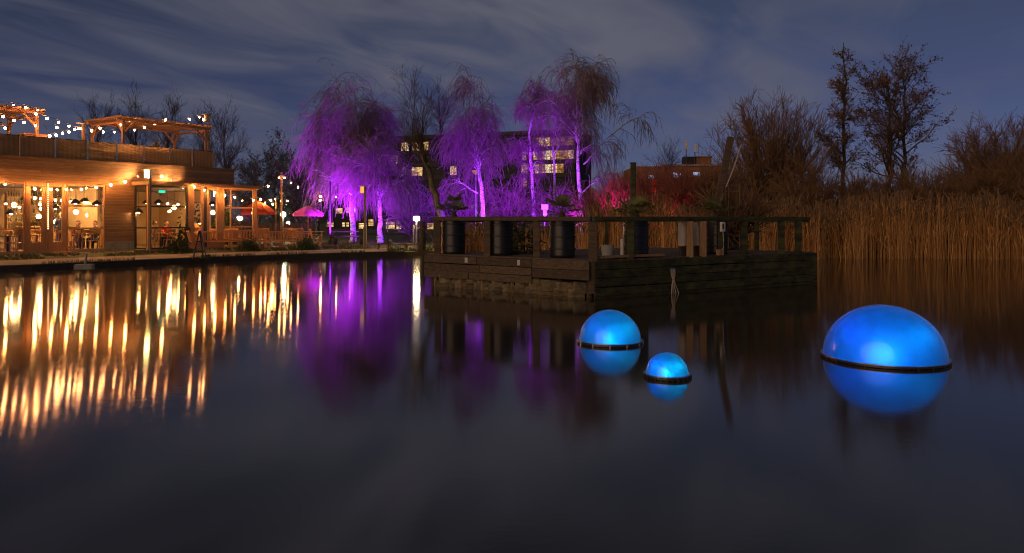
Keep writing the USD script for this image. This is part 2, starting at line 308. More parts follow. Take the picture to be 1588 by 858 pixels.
def shell_mat(name, tint):
    m = usdkit.material(stage, '/World/Looks/' + name, {**SCHLICK, 'tc': ('texture_coordinate', {}), 'ns': ('noise_texture', {'scale': 5.0, 'detail': 5.0, 'roughness': 0.65}), 'cr': ('rgb_ramp', {'ramp': [(0.34, tuple(0.88 * c for c in tint)), (0.62, tint)]}), 't': ('translucent_bsdf', {}),
        'd': ('principled_bsdf', {'roughness': 0.62, 'transmission_weight': 1.0, 'specular_ior_level': 0.0, 'ior': 1.3}), 'x': ('mix_closure', {'fac': 0.72}),
        'g': ('glossy_bsdf', {'color': (0.9, 0.9, 0.95), 'roughness': 0.14}), 'm': ('mix_closure', {})},
        SCHLICK_L + [('tc.object', 'ns.vector'), ('ns.fac', 'cr.fac'), ('cr.color', 't.color'), ('cr.color', 'd.base_color'), ('t.BSDF', 'x.closure1'), ('d.BSDF', 'x.closure2'), ('f.value', 'm.fac'), ('x.closure', 'm.closure1'), ('g.BSDF', 'm.closure2')], surface='m.closure')
    UsdShade.Shader.Get(stage, '/World/Looks/' + name + '/d').CreateInput('thin_wall', Sdf.ValueTypeNames.Int).Set(1)
    return m
M['shell'] = shell_mat('frosted_dome', (0.06, 0.80, 0.92))

# ------------------------------------------------------------------ water, bank, path, quay edge
CEN = np.array([0.0, 6.0])
shore_px = [(0, 423), (100, 417.5), (200, 412.5), (330, 406.5), (450, 402), (560, 398.5), (660, 395.5)]
shore = [np.array(p) for p in [(-70., -8.), (-48., 6.), (-31., 16.5)]] + [on_ground(px, py)[:2] for px, py in shore_px] + \
        [np.array(p) for p in [(1.5, 37.3), (8., 37.6), (16., 37.4), (26., 36.6), (36., 33.), (48., 24.), (62., 6.), (75., -8.)]]
def resample(P, step):
    P = np.asarray(P); L = np.r_[0, np.cumsum(np.linalg.norm(np.diff(P, axis=0), axis=1))]
    s = np.linspace(0, L[-1], int(L[-1] / step) + 1); return np.stack([np.interp(s, L, P[:, k]) for k in range(2)], 1)
SH = resample(shore, 0.8)
for _ in range(4): SH[1:-1] = 0.25 * SH[:-2] + 0.5 * SH[1:-1] + 0.25 * SH[2:]
RAD = (SH - CEN) / np.linalg.norm(SH - CEN, axis=1, keepdims=True)
ANG = np.arctan2(RAD[:, 0], RAD[:, 1]); RR = np.linalg.norm(SH - CEN, axis=1)
def gz(off): return np.interp(off, [0, 1.2, 5, 12, 60, 600], [0.20, 0.25, 0.34, 0.36, 0.45, 0.6])
def offset_of(x, y):
    d = np.array([x, y]) - CEN; return np.linalg.norm(d) - np.interp(math.atan2(d[0], d[1]), ANG, RR)
def ground_z(x, y): return float(gz(max(0.0, offset_of(x, y))))
def strip(offs, z_add=0.0, sel=None):
    R, S = (RAD, SH) if sel is None else (RAD[sel], SH[sel])
    V = np.concatenate([np.c_[S + R * o, np.full(len(S), gz(o) + z_add)] for o in offs]); n = len(S)
    i, j = np.meshgrid(np.arange(len(offs) - 1), np.arange(n - 1), indexing='ij')
    q = np.stack([i * n + j, (i + 1) * n + j, (i + 1) * n + j + 1, i * n + j + 1], -1).reshape(-1, 4)
    f = np.vstack([q[:, [0, 1, 2]], q[:, [0, 2, 3]]])
    return V, f
v, f = strip([0, 0.4, 1.2, 2.5, 5, 8, 12, 20, 35, 60, 110, 200, 350, 600])
n = len(SH)
low = np.c_[SH, np.full(n, -0.6)]
fv = np.array([[len(v) + j, j, j + 1] for j in range(n - 1)] + [[len(v) + j, j + 1, len(v) + j + 1] for j in range(n - 1)])
part('ground', (np.vstack([v, low]), np.vstack([f, fv])), M['grass'], None, smooth=30, kind='structure')
w = MB(); xs = np.linspace(-120, 120, 25); ys = np.linspace(-40, 60, 11)
gx, gy = np.meshgrid(xs, ys); V = np.c_[gx.ravel(), gy.ravel(), np.zeros(gx.size)]
i, j = np.meshgrid(np.arange(10), np.arange(24), indexing='ij'); q = np.stack([i * 25 + j, i * 25 + j + 1, (i + 1) * 25 + j + 1, (i + 1) * 25 + j], -1).reshape(-1, 4)
part('water', (V, np.vstack([q[:, [0, 1, 2]], q[:, [0, 2, 3]]])), M['water'], None, kind='structure')
east = SH[:, 0] < -3.6
part('path', strip([0.42, 0.8, 1.3, 1.9, 2.5], 0.006, SH[:, 0] < -6.0), M['path'], None, smooth=30, kind='structure')
# quay edge: long timbers along the water
qe = thing('quay_edge', 'dark timber edging along the water below the sand path', 'quay edge')
idx = np.where((SH[:, 0] > -36) & east)[0]
for a in range(idx[0], idx[-1] - 3, 4):
    p, q = SH[a], SH[a + 4]
    out = -(RAD[a] + RAD[a + 4]) / 2
    d = (q - p) / np.linalg.norm(q - p)
    part('beam', MB().beam(np.r_[p + out * 0.05 + d * 0.01, 0.075], np.r_[q + out * 0.05 - d * 0.01, 0.075], 0.14, 0.31, ch=0.012), M['kerb'], qe)
rng = np.random.default_rng(5)
def tuft_field(name, pts, h, label, cat, seed, matk='blades', wid=0.012, spread=0.5):
    g = np.random.default_rng(seed); K = len(pts)
    a = g.uniform(0, 6.283, K); hh = h * g.uniform(0.5, 1.25, K); tilt = g.uniform(0, spread, K)
    d = np.c_[np.cos(a), np.sin(a), np.zeros(K)]; s = np.c_[-d[:, 1], d[:, 0], np.zeros(K)] * wid
    up = np.array([0, 0, 1.0])
    mid = pts + d * (tilt * hh * 0.35)[:, None] + up * (hh * 0.6)[:, None]
    tip = pts + d * (tilt * hh)[:, None] + up * hh[:, None]
    V = np.stack([pts - s, pts + s, mid + s * 0.7, mid - s * 0.7, tip], 1).reshape(-1, 3); o = np.arange(K)[:, None] * 5
    F_ = np.concatenate([o + np.array([[0, 1, 2]]), o + np.array([[0, 2, 3]]), o + np.array([[3, 2, 4]])])
    solo(name, (V, F_), M[matk], label, cat, kind='stuff')
def bank_points(k, x0, x1, o0, o1, g):
    m = np.where((SH[:, 0] > x0) & (SH[:, 0] < x1))[0]; t = g.integers(m[0], m[-1], k); o = g.uniform(o0, o1, k); u = g.uniform(0, 1, k)[:, None]
    S = SH[t] * (1 - u) + SH[t + 1] * u; p = S + RAD[t] * o[:, None]; return np.c_[p, gz(o)]
g = np.random.default_rng(11)
pts = np.vstack([bank_points(9000, -24, -6.2, 2.45, 5.2, g), bank_points(1500, -22, -4, 0.28, 0.44, g), bank_points(2500, -6.5, 0.5, 0.2, 4.0, g), bank_points(1500, -14, -2, 5, 12, g)])
fb = np.array([meshkit.noise(np.c_[pts[:, :2] * 0.9, np.zeros(len(pts))], 3)])[0]
pts = pts[(fb > 0.42)]
tuft_field('grass', pts, 0.11, 'short grass growing along the bank between the path and the terrace', 'grass', 12)

# ------------------------------------------------------------------ the café
W0 = np.array([(0 - CX) / F * 31.0, 31.0]); U = np.array([0.55, 0.835]); U /= np.linalg.norm(U); IN = np.array([-U[1], U[0]])
ROT = math.atan2(U[1], U[0]); GZ = 0.345
def cpt(s, t, z): p = W0 + U * s + IN * t; return np.array([p[0], p[1], z])
def s_at(px, t=0.0):
    k = (px - CX) / F; B = W0 + IN * t
    return (k * B[1] - B[0]) / (U[0] - k * U[1])
def on_facade(px, py, t):
    s = s_at(px, t); p = W0 + U * s + IN * t; return np.array([p[0], p[1], EYE - (py - CY) / F * p[1]])
cafe = thing('cafe_building', 'two storey timber clad café by the pond with glazed front and roof terrace', 'café', cpt(0, 0, 0), ROT)
S0, S1 = -9.0, s_at(360)
HEAD, TOP, FLOOR, CEIL, DEEP = 3.45, 4.47, 0.37, 3.40, 6.6
s205 = s_at(205); EXT = 1.25; se0 = s_at(207); se1 = s_at(398, -EXT)
# hull: floor, ceiling, back and side walls, roof
part('floor_slab', MB().box(S0, S1, 0.03, DEEP, 0.1, FLOOR).box(se0 + 0.05, se1 - 0.05, -EXT + 0.06, 0.03, 0.1, FLOOR - 0.004), M['floorwood'], cafe)
part('ceiling', MB().box(S0, S1, 0.14, DEEP, CEIL, CEIL + 0.06), M['roomdark'], cafe)
part('room_wall', MB().box(S0, S1, DEEP, DEEP + 0.2, 0.1, TOP), M['plaster'], cafe)
part('end_wall', MB().box(S1 - 0.2, S1, 1.9, DEEP, 0.1, TOP - 0.01).box(S0 - 0.2, S0, -0.05, DEEP + 0.2, 0.1, TOP), M['plaster'], cafe)
part('roof', MB().box(S0 - 0.05, S1 + 0.02, -0.06, DEEP + 0.25, TOP - 0.12, TOP + 0.02), M['roofing'], cafe)
part('partition', MB().box(s205 - 0.3, s205 - 0.15, 2.6, DEEP, FLOOR, CEIL), M['plaster'], cafe)
# cladding boards of the fascia
nrow = 8; bh = (TOP + 0.03 - HEAD) / nrow; gr = np.random.default_rng(2)
for r in range(nrow):
    z0 = HEAD + r * bh; cuts = [S0 - 0.1] + sorted(gr.uniform(S0 + 2, S1 - 1.5, 3).tolist()) + [S1 + 0.06]
    for a, b in zip(cuts[:-1], cuts[1:]):
        part('board', MB().box(a + 0.004, b - 0.004, -0.115 - gr.uniform(0, 0.006), -0.065, z0 + 0.005, z0 + bh - 0.005, 0.004), M['boards'], cafe)
for r in range(nrow):
    z0 = HEAD + r * bh
    part('board', MB().box(S1 + 0.025, S1 + 0.06, -0.06, DEEP, z0 + 0.005, z0 + bh - 0.005), M['boards'], cafe)
part('soffit', MB().box(S0, S1, -0.06, 0.14, HEAD - 0.02, HEAD + 0.02), M['boards'], cafe)
part('fascia_backing', MB().box(S0, S1, -0.062, 0.1, HEAD + 0.021, TOP - 0.13), M['roomdark'], cafe)
part('coping', MB().box(S0 - 0.15, S1 + 0.1, -0.17, 0.02, TOP + 0.03, TOP + 0.075, 0.008), M['boards'], cafe)
# boarded wall between the window and the glass annex
sw = s_at(163); zz = 0.78
while zz < HEAD - 0.03:
    part('board', MB().box(sw, s205 + 0.12, -0.05 - gr.uniform(0, 0.007), 0.06, zz + 0.004, min(zz + 0.145, HEAD - 0.022), 0.004), M['boards'], cafe); zz += 0.15
part('plinth', MB().box(sw, s205 + 0.1, -0.07, 0.06, 0.2, 0.775, 0.008), M['plinth'], cafe)
part('wall_core', MB().box(sw + 0.02, s205 + 0.1, 0.061, 0.2, 0.2, HEAD - 0.022), M['plaster'], cafe)
part('front_sill', MB().box(S0, sw, -0.06, 0.1, 0.2, 0.40, 0.006), M['plinth'], cafe)

def window(a, b, t, z0, z1, rails=(), mullions=(), fw=0.07, mk='joinery', name='window', depth=0.09, deep_bottom=0.0):
    """a framed window in the plane t of the café front: frame, glazing bars, panes"""
    fr = MB().box(a, a + fw, t, t + depth, z0, z1, 0.006).box(b - fw, b, t, t + depth, z0, z1, 0.006)
    fr.box(a + fw, b - fw, t + 0.002, t + depth - 0.002, z1 - fw, z1 - 0.001).box(a + fw, b - fw, t + 0.002, t + depth - 0.002, z0 + 0.001, z0 + fw + deep_bottom)
    f_ = part(name, fr, M[mk], cafe)
    zs = [z0 + fw + deep_bottom] + [r for r in rails] + [z1 - fw]; xs_ = [a + fw] + list(mullions) + [b - fw]
    for r in rails: part('glazing_bar', MB().box(a + fw, b - fw, t + 0.012, t + depth - 0.01, r - 0.035, r + 0.035, 0.004), M[mk], f_)
    for m in mullions: part('glazing_bar', MB().box(m - 0.03, m + 0.03, t + 0.015, t + depth - 0.013, z0 + fw, z1 - fw), M[mk], f_)
    for x0, x1 in zip(xs_[:-1], xs_[1:]):
        for y0, y1 in zip(zs[:-1], zs[1:]):
            part('pane', MB().box(x0 + 0.002, x1 - 0.002, t + 0.04, t + 0.048, y0 + 0.03 * (y0 != zs[0]), y1 - 0.03 * (y1 != zs[-1])), M['pane'], f_)
    return f_
ZT = HEAD - 0.024
r1, r2 = 1.42, 2.44
window(S0 + 0.1, s_at(-75), -0.03, 0.4, ZT, (r1, r2))
window(s_at(-73), s_at(39), -0.03, 0.4, ZT, (r1, r2), (s_at(-22),))
for px0, px1 in ((40.5, 70.5), (75.5, 101.5)):
    a, b = s_at(px0), s_at(px1)
    d_ = window(a, b, -0.05, 0.40, ZT, (), (), 0.16, name='door', deep_bottom=0.28)
    part('handle', MB().tube([(b - 0.09, -0.09, 1.25), (b - 0.09, -0.09, 1.55)], 0.014, 6).tube([(b - 0.09, -0.09, 1.28), (b - 0.09, -0.045, 1.28)], 0.008, 5).tube([(b - 0.09, -0.09, 1.52), (b - 0.09, -0.045, 1.52)], 0.008, 5), M['greysteel'], d_)
part('door_post', MB().box(s_at(70.8), s_at(75.2), -0.08, 0.05, 0.4, ZT, 0.006), M['joinery'], cafe)
part('door_post', MB().box(s_at(39.2), s_at(40.3), -0.06, 0.05, 0.4, ZT, 0.004), M['joinery'], cafe)
part('door_step', MB().box(s_at(77), s_at(101), -0.62, -0.07, 0.2, 0.395, 0.01), M['joinery'], cafe)
window(s_at(102.5), sw - 0.01, -0.03, 0.40, ZT, (r1, r2), (), 0.08)
# glass annex
AH = 3.46
window(se0 + 0.12, se0 + 0.13, -0.2, 0, 0.01) if False else None
def side_window(s, t0, t1, z0, z1, rails, fw=0.07, mk='darkframe'):
    fr = MB().box(s, s + 0.09, t0, t0 + fw, z0, z1, 0.006).box(s, s + 0.09, t1 - fw, t1, z0, z1, 0.006).box(s + 0.002, s + 0.088, t0 + fw, t1 - fw, z1 - fw, z1 - 0.001).box(s + 0.002, s + 0.088, t0 + fw, t1 - fw, z0 + 0.001, z0 + fw)
    f_ = part('window', fr, M[mk], cafe)
    for r in rails: part('glazing_bar', MB().box(s + 0.012, s + 0.08, t0 + fw, t1 - fw, r - 0.035, r + 0.035), M[mk], f_)
    zs = [z0 + fw, *rails, z1 - fw]
    for y0, y1 in zip(zs[:-1], zs[1:]): part('pane', MB().box(s + 0.04, s + 0.048, t0 + fw + 0.002, t1 - fw - 0.002, y0 + 0.036 * (y0 != zs[0]), y1 - 0.036 * (y1 != zs[-1])), M['pane'], f_)
side_window(se0, -EXT + 0.1, -0.06, 0.4, AH, (r1, r2))
side_window(se1 - 0.14, -EXT + 0.12, 1.8, 0.4, AH, (r1, r2), mk='joinery')
part('corner_post', MB().box(se0 - 0.02, se0 + 0.14, -EXT - 0.03, -EXT + 0.098, 0.2, AH, 0.008), M['joinery'], cafe)
part('corner_post', MB().box(se1 - 0.15, se1 + 0.01, -EXT - 0.03, -EXT + 0.118, 0.2, AH, 0.008), M['joinery'], cafe)
part('corner_post', MB().box(se1 - 0.15, se1 + 0.01, 1.82, 1.96, 0.2, AH, 0.008), M['joinery'], cafe)
part('canopy_roof', MB().box(se0 - 0.16, se1 + 0.22, -EXT - 0.32, 1.98, AH + 0.002, AH + 0.17, 0.012), M['boards'], cafe)
e = lambda px: s_at(px, -EXT)
window(e(232.5), e(291), -EXT, 0.4, AH - 0.002, (r1, r2), (), 0.08, 'darkframe')
part('annex_post', MB().box(e(291.4), e(297), -EXT - 0.02, -EXT + 0.1, 0.4, AH - 0.002, 0.006), M['joinery'], cafe)
window(e(297.3), e(316), -EXT, 0.4, AH - 0.002, (), (), 0.13, name='door', deep_bottom=0.2)
part('annex_post', MB().box(e(316.2), e(320.6), -EXT - 0.02, -EXT + 0.1, 0.4, AH - 0.002, 0.006), M['darkframe'], cafe)
window(e(320.8), e(339.5), -EXT, 0.4, AH - 0.002, (), (), 0.13, name='door', deep_bottom=0.2)
part('annex_post', MB().box(e(339.7), e(346), -EXT - 0.02, -EXT + 0.1, 0.4, AH - 0.002, 0.006), M['joinery'], cafe)
window(e(346.2), se1 - 0.16, -EXT, 0.4, AH - 0.002, (r1, r2), (e(358.5),), 0.07, 'joinery')
part('annex_sill', MB().box(se0, se1, -EXT - 0.02, -EXT + 0.1, 0.2, 0.398, 0.006), M['plinth'], cafe)
# green exit sign inside the annex
solo('exit_sign', MB().box(-0.16, 0.16, -0.02, 0.02, -0.06, 0.06, 0.006).moved(cpt(se0 + 1.0, -EXT + 0.5, 3.18), ROT), M['exit'], 'small lit green exit sign high behind the annex corner window', 'exit sign')

# roof terrace fence: wicker panels between steel posts
fence = thing('roof_fence', 'brown wicker fence around the roof terrace above the café front', 'fence', cpt(0, 0.12, TOP + 0.02), ROT)
FH = 0.96; fposts = [s_at(x, 0.12) for x in (-120, -70, -20, 32, 87, 137, 182, 224, 264, 299, 331.5)]
for a in fposts: part('post', MB().tube([(a, 0, 0), (a, 0, FH + 0.03)], 0.03, 8), M['greysteel'], fence)
for a, b in zip(fposts[:-1], fposts[1:]):
    v = MB(); nx = 7
    for i_ in range(nx):
        x0, x1 = a + 0.04 + (b - a - 0.08) * i_ / nx, a + 0.04 + (b - a - 0.08) * (i_ + 1) / nx; o = 0.008 * math.sin(i_ * 2.1 + a)
        v.box(x0, x1, 0.03 + o, 0.05 + o, 0.06, FH - 0.01 + 0.012 * math.sin(i_ * 1.7 + 2 * a))
    p_ = part('wicker_panel', v, M['wicker'], fence)
    part('top_rod', MB().tube([(a, 0.04, FH - 0.02), (b, 0.04, FH - 0.02)], 0.018, 6), M['darkframe'], p_)
# return side of the fence along the end of the roof
sf = fposts[-1]
for t0, t1 in ((0.0, 2.0), (2.0, 4.0), (4.0, 6.0)):
    part('wicker_panel', MB().box(sf - 0.01, sf + 0.012, t0 + 0.05, t1 - 0.05, 0.06, FH - 0.01), M['wicker'], fence)
    part('post', MB().tube([(sf, t1, 0), (sf, t1, FH + 0.03)], 0.03, 8), M['greysteel'], fence)

def pergola(label, s0, s1, t0, t1, h, loft=0.0):
    o = thing('pergola', label, 'pergola', cpt(0, 0, TOP + 0.02), ROT, 'wooden pergolas on the café roof')
    for s in (s0, s1):
        for t in (t0, t1):
            part('post', MB().box(s - 0.06, s + 0.06, t - 0.06, t + 0.06, 0, h - 0.005, 0.008), M['pergola'], o)
            ds, dt = (0.55 if s == s0 else -0.55), (0.55 if t == t0 else -0.55)
            part('brace', MB().beam((s, t, h - 0.62), (s + ds, t, h - 0.03), 0.06, 0.08), M['pergola'], o)
            part('brace', MB().beam((s, t, h - 0.60), (s, t + dt, h - 0.03), 0.06, 0.08), M['pergola'], o)
    for t in (t0, t1): part('beam', MB().box(s0 - 0.3, s1 + 0.3, t - 0.04, t + 0.04, h, h + 0.14, 0.008), M['pergola'], o)
    for s in (s0, s1): part('beam', MB().box(s - 0.04, s + 0.04, t0 + 0.05, t1 - 0.05, h - 0.12, h - 0.005, 0.008), M['pergola'], o)
    k = int((s1 - s0 + 0.5) / 0.3)
    for i_ in range(k + 1):
        s = s0 - 0.22 + (s1 - s0 + 0.44) * i_ / k
        part('slat', MB().box(s - 0.035, s + 0.035, t0 - 0.3, t1 + 0.3, h + 0.142, h + 0.22, 0.006), M['pergola'], o)
    return o
pa, pb = s_at(191, 0.55), s_at(319, 0.55)
pergola('pine pergola at the right end of the café roof beside the tall lamp post', pa, pb, 0.55, 3.4, 2.12)
pergola('pine pergola at the left edge of the picture on the café roof', s_at(62, 0.9) - 4.3, s_at(57, 0.9), 0.9, 3.6, 2.05)
# wooden hatch box under the left pergola
hb = thing('roof_cabin', 'small boarded wooden box behind the wicker fence under the left pergola', 'wooden box', cpt(s_at(55, 1.0), 1.0, TOP + 0.02), ROT)
part('body', MB().box(-0.42, 0.42, 0, 0.7, 0, 1.10), M['pergola'], hb)
for k in range(4): part('plank', MB().box(-0.45, 0.45, -0.03, -0.002, 0.06 + 0.27 * k, 0.30 + 0.27 * k, 0.004), M['pergola'], hb)
part('lid', MB().box(-0.5, 0.5, -0.06, 0.75, 1.102, 1.15, 0.006), M['pergola'], hb)

# warm spots added on brackets to brighten the fascia boards
for k, (px, py) in enumerate(((215, 274), (268, 280), (285, 286))):
    p = on_facade(px, py, -0.62 if k == 0 else -0.55); o = thing('wall_spot', 'added warm spot on a bracket brightening the fascia, ' + ('left of the lantern post', 'above the annex front window', 'above the annex left door')[k], 'added spot lamp', p, ROT, 'added spots along the café fascia')
    part('housing', MB().lathe([(0.02, -0.06), (0.04, -0.05), (0.045, 0.03), (0.038, 0.03), (0.034, -0.03), (0.001, -0.035)], 12), M['white_plastic'], o, smooth=40)
    part('bracket', MB().beam((0, 0.02, -0.05), (0, 0.44, -0.10), 0.02, 0.02), M['greysteel'], o)
    L = UsdLux.SphereLight.Define(stage, str(o.GetPath()) + '/lens'); L.CreateRadiusAttr(0.03); L.CreateColorAttr(Gf.Vec3f(1.0, 0.5, 0.19)); L.CreateIntensityAttr(3200.0); L.CreateNormalizeAttr(False)
    sp_ = UsdLux.ShapingAPI.Apply(L.GetPrim()); sp_.CreateShapingConeAngleAttr(68.0); sp_.CreateShapingConeSoftnessAttr(0.8)
    d = np.array([-0.45, 0.62, 0.55]); d /= np.linalg.norm(d); a_, b_ = frame_of(d); m = np.eye(4); m[0, :3], m[1, :3], m[2, :3], m[3, :3] = a_, np.cross(-d, a_), -d, d * 0.05
    L.AddTransformOp().Set(Gf.Matrix4d(*m.ravel().tolist()))

# ------------------------------------------------------------------ café interior
def make_chair():
    t = thing('cafe_chair', 'pale wooden café chair', 'chair', (0, 0, -50), 0, 'wooden chairs inside the café')
    w = 0.2
    part('seat', MB().box(-w, w, -w, w, 0.43, 0.46, 0.008), M['chairwood'], t)
    for sx in (-1, 1):
        part('leg', MB().beam((sx * 0.17, 0.17, 0.43), (sx * 0.19, 0.2, 0), 0.035, 0.035), M['chairwood'], t)
        part('leg', MB().beam((sx * 0.17, -0.17, 0.43), (sx * 0.19, -0.21, 0), 0.035, 0.035), M['chairwood'], t)
        part('back_post', MB().beam((sx * 0.17, -0.18, 0.45), (sx * 0.17, -0.26, 0.95), 0.035, 0.03), M['chairwood'], t)
    part('backrest', MB().box(-0.2, 0.2, -0.275, -0.245, 0.82, 0.97, 0.01), M['chairwood'], t)
    for x in (-0.08, 0.08): part('spindle', MB().beam((x, -0.19, 0.46), (x, -0.25, 0.83), 0.02, 0.02), M['chairwood'], t)
    return t
def make_table():
    t = thing('cafe_table', 'round dark topped café table on a black column', 'table', (0, 0, -50), 0, 'tables inside the café')
    part('table_top', MB().lathe([(0.001, 0.72), (0.36, 0.72), (0.37, 0.735), (0.36, 0.75), (0.001, 0.75)], 20), M['roomdark'], t)
    part('column', MB().tube([(0, 0, 0.02), (0, 0, 0.72)], 0.045, 8), M['blacksteel'], t)
    part('base', MB().lathe([(0.25, 0), (0.24, 0.025), (0.05, 0.04), (0.001, 0.04)], 16), M['blacksteel'], t)
    return t
_placed = set()
def place(first, loc, rz, label, group=None):
    if first.GetPath() not in _placed:
        _placed.add(first.GetPath()); x = UsdGeom.Xformable(first); ops = x.GetOrderedXformOps()
        ops[0].Set(Gf.Vec3d(*map(float, loc)))
        if rz: x.AddRotateZOp().Set(math.degrees(rz))
        return tag(first, label, None, group)
    return copy_of(first, loc, rz, label, group)
def copy_of(first, loc, rz, label, group=None):
    # a copy references the first one's parts through a class prim made from it once
    cls = '/World/' + '_class_' + first.GetName()
    was = first.GetCustomData()
    if not stage.GetPrimAtPath(cls):
        stage.CreateClassPrim(cls)
        Sdf.CopySpec(stage.GetRootLayer(), first.GetPath(), stage.GetRootLayer(), Sdf.Path(cls))
        spec = stage.GetRootLayer().GetPrimAtPath(cls); spec.specifier = Sdf.SpecifierClass
        spec.customData.clear()
    x = UsdGeom.Xform.Define(stage, '/World/' + numbered('/World', first.GetName())); p = x.GetPrim()
    p.GetReferences().AddInternalReference(cls); p.SetInstanceable(True); x.ClearXformOpOrder()
    x.AddTranslateOp().Set(Gf.Vec3d(*map(float, loc)))
    if rz: x.AddRotateZOp().Set(math.degrees(rz))
    return tag(p, label, was.get('category'), group or was.get('group'))
chair0, table0 = make_chair(), make_table()
def cchair(s, t, rz, label, h=FLOOR): place(chair0, cpt(s, t, h), ROT + rz, label)
def ctable(s, t, label): place(table0, cpt(s, t, FLOOR), 0, label)
PI = math.pi
sx_ = lambda px, t: s_at(px, t)
ctable(sx_(12, 1.1), 1.1, 'café table behind the left edge window of the café')
cchair(sx_(26, 0.7), 0.7, 0.2, 'pale chair with its back to the glass left of the café door')
cchair(sx_(6, 1.0), 1.0, 1.3, 'pale chair nearest the left edge of the picture, inside the café')
cchair(sx_(16, 2.0), 2.0, 3.0, 'pale chair on the room side of the leftmost café table')
ctable(sx_(57, 1.6), 1.6, 'café table seen through the left glass door')
cchair(sx_(64, 1.3), 1.3, -0.4, 'pale chair seen through the left glass door, right of the table')
cchair(sx_(50, 2.2), 2.2, 2.6, 'pale chair seen through the left glass door, left of the table')
cchair(sx_(89, 0.8), 0.8, 0.1, 'pale chair close behind the right glass door')
ctable(sx_(124, 0.9), 0.9, 'café table in the middle of the window right of the doors')
cchair(sx_(112, 0.7), 0.7, 0.6, 'pale chair left of the table in the window right of the doors')
cchair(sx_(135, 0.75), 0.75, -0.5, 'pale chair right of the table in the window right of the doors')
cchair(sx_(146, 1.0), 1.0, -0.2, 'rightmost pale chair in the window beside the boarded wall')
cchair(sx_(119, 1.9), 1.9, 2.9, 'pale chair on the far side of the table in the window right of the doors')
ctable(sx_(248, -0.2), -0.2, 'café table in front of the person in red')
ctable(sx_(278, 0.1), 0.1, 'café table at the right of the annex window')
cchair(sx_(238, -0.5), -0.5, 0.4, 'pale chair at the left of the annex front window')
cchair(sx_(262, -0.6), -0.6, -0.1, 'pale chair with its back to the annex window below the person in red')
cchair(sx_(284, -0.5), -0.5, -0.3, 'pale chair at the right of the annex front window')
# pendants
def make_pendant(name, shade, mk, drop):
    t = thing(name, '', 'pendant lamp', (0, 0, -50), 0, 'pendant lamps inside the café')
    part('cord', MB().tube([(0, 0, 0.2), (0, 0, drop)], 0.008, 5), M['blacksteel'], t)
    part('lamp_shade', MB().lathe(shade, 18), M[mk], t, smooth=40)
    part('bulb', MB().ball((0, 0, 0.02), 0.058, 1), M['pend'], t, smooth=True)
    return t
pend0 = make_pendant('pendant_lamp', [(0.03, 0.22), (0.09, 0.19), (0.2, 0.08), (0.24, 0.0), (0.235, 0.0), (0.19, 0.075), (0.08, 0.18)], 'blacksteel', 1.0)
spot0 = make_pendant('globe_pendant', [(0.03, 0.20), (0.06, 0.16), (0.065, 0.1), (0.06, 0.1), (0.05, 0.15)], 'greysteel', 0.6)
pl = [(330, 318, -0.5), (380, 322, -0.4), (215, 330, -0.2), (40, 310, 1.2), (150, 318, 1.0), (17, 332, 2.2), (86, 324, 2.4), (117, 316, 1.6), (131, 310, 3.6), (205, 345, 3.0), (246, 316, 0.6), (228, 316, 2.0), (310, 346, 1.5)]  # the first three are added to spill more light from the annex
pn = ['added for light in the annex behind the right door', 'added for light in the glass corner of the annex', 'added for light by the annex side window, nearest the glass', 'close behind the left door frame', 'at the right end of the window by the boarded wall', 'left of the glass doors behind the left window', 'behind the right glass door', 'in the window right of the doors, lower of two', 'in the window right of the doors, farther and higher', 'deep in the room behind the boarded wall', 'above the table of the person in red', 'at the annex corner window', 'behind the annex glass door']
for (px, py, t), nm in zip(pl, pn):
    p = on_facade(px, py, t); p[2] = min(p[2], CEIL - 0.7); place(pend0, p, 0, 'black dish pendant lamp ' + nm)
sl = [(54, 300, 2.0, 'between the two doors, near the lintel'), (64, 307, 3.0, 'through the left door, upper right'), (62, 318, 3.4, 'through the left door, middle of three'), (63, 325, 3.8, 'through the left door, lowest of three'), (96, 312, 2.8, 'through the right door, beside its dish lamp'),
      (110, 314, 3.0, 'at the left of the window right of the doors'), (143, 318, 3.2, 'at the right of the window beside the boarded wall'), (9, 318, 3.4, 'at the left edge of the picture'), (260, 317, 2.2, 'above the person in red'), (276, 318, 3.0, 'at the right of the annex window'),
      (264, 328, 3.2, 'behind the head of the person in red, lower'), (370, 338, 2.5, 'added for light in the glass corner of the annex'), (30, 322, 4.8, 'deep behind the left window'), (126, 325, 5.0, 'deep behind the window right of the doors'), (86, 309, 5.2, 'deep behind the right door')]
for px, py, t, nm in sl:
    p = on_facade(px, py, t); p[2] = min(max(p[2], 1.9), CEIL - 0.62); place(spot0, p, 0, 'small bare bulb pendant ' + nm)
def make_globe():
    t = thing('indoor_globe_lamp', '', 'pendant lamp', (0, 0, -50), 0, 'large globe lamps inside the café')
    part('cord', MB().tube([(0, 0, 0.2), (0, 0, 1.0)], 0.008, 5), M['blacksteel'], t)
    part('globe', MB().ball((0, 0, 0), 0.115, 2), M['globe'], t, smooth=True)
    part('cap', MB().lathe([(0.05, 0.1), (0.05, 0.2), (0.001, 0.2)], 12), M['greysteel'], t)
    return t
globe0 = make_globe()
for px, py, t_, nm in ((22, 318, 2.6, 'behind the left edge window'), (60, 336, 4.6, 'behind the left glass door'), (270, 322, 1.2, 'in the annex at the right of the person in red'), (330, 330, 0.6, 'added for light in the annex behind the right door'), (118, 329, 3.0, 'in the middle of the window right of the doors'), (137, 334, 3.6, 'at the right of the window by the boarded wall'), (87, 344, 3.4, 'behind the right glass door')):
    place(globe0, on_facade(px, py, t_), 0, 'large glowing globe lamp ' + nm)
ls = thing('light_strip', 'vertical strip of small warm lights on the post between the glass doors', 'light strip', cpt(0, 0, 0), ROT)
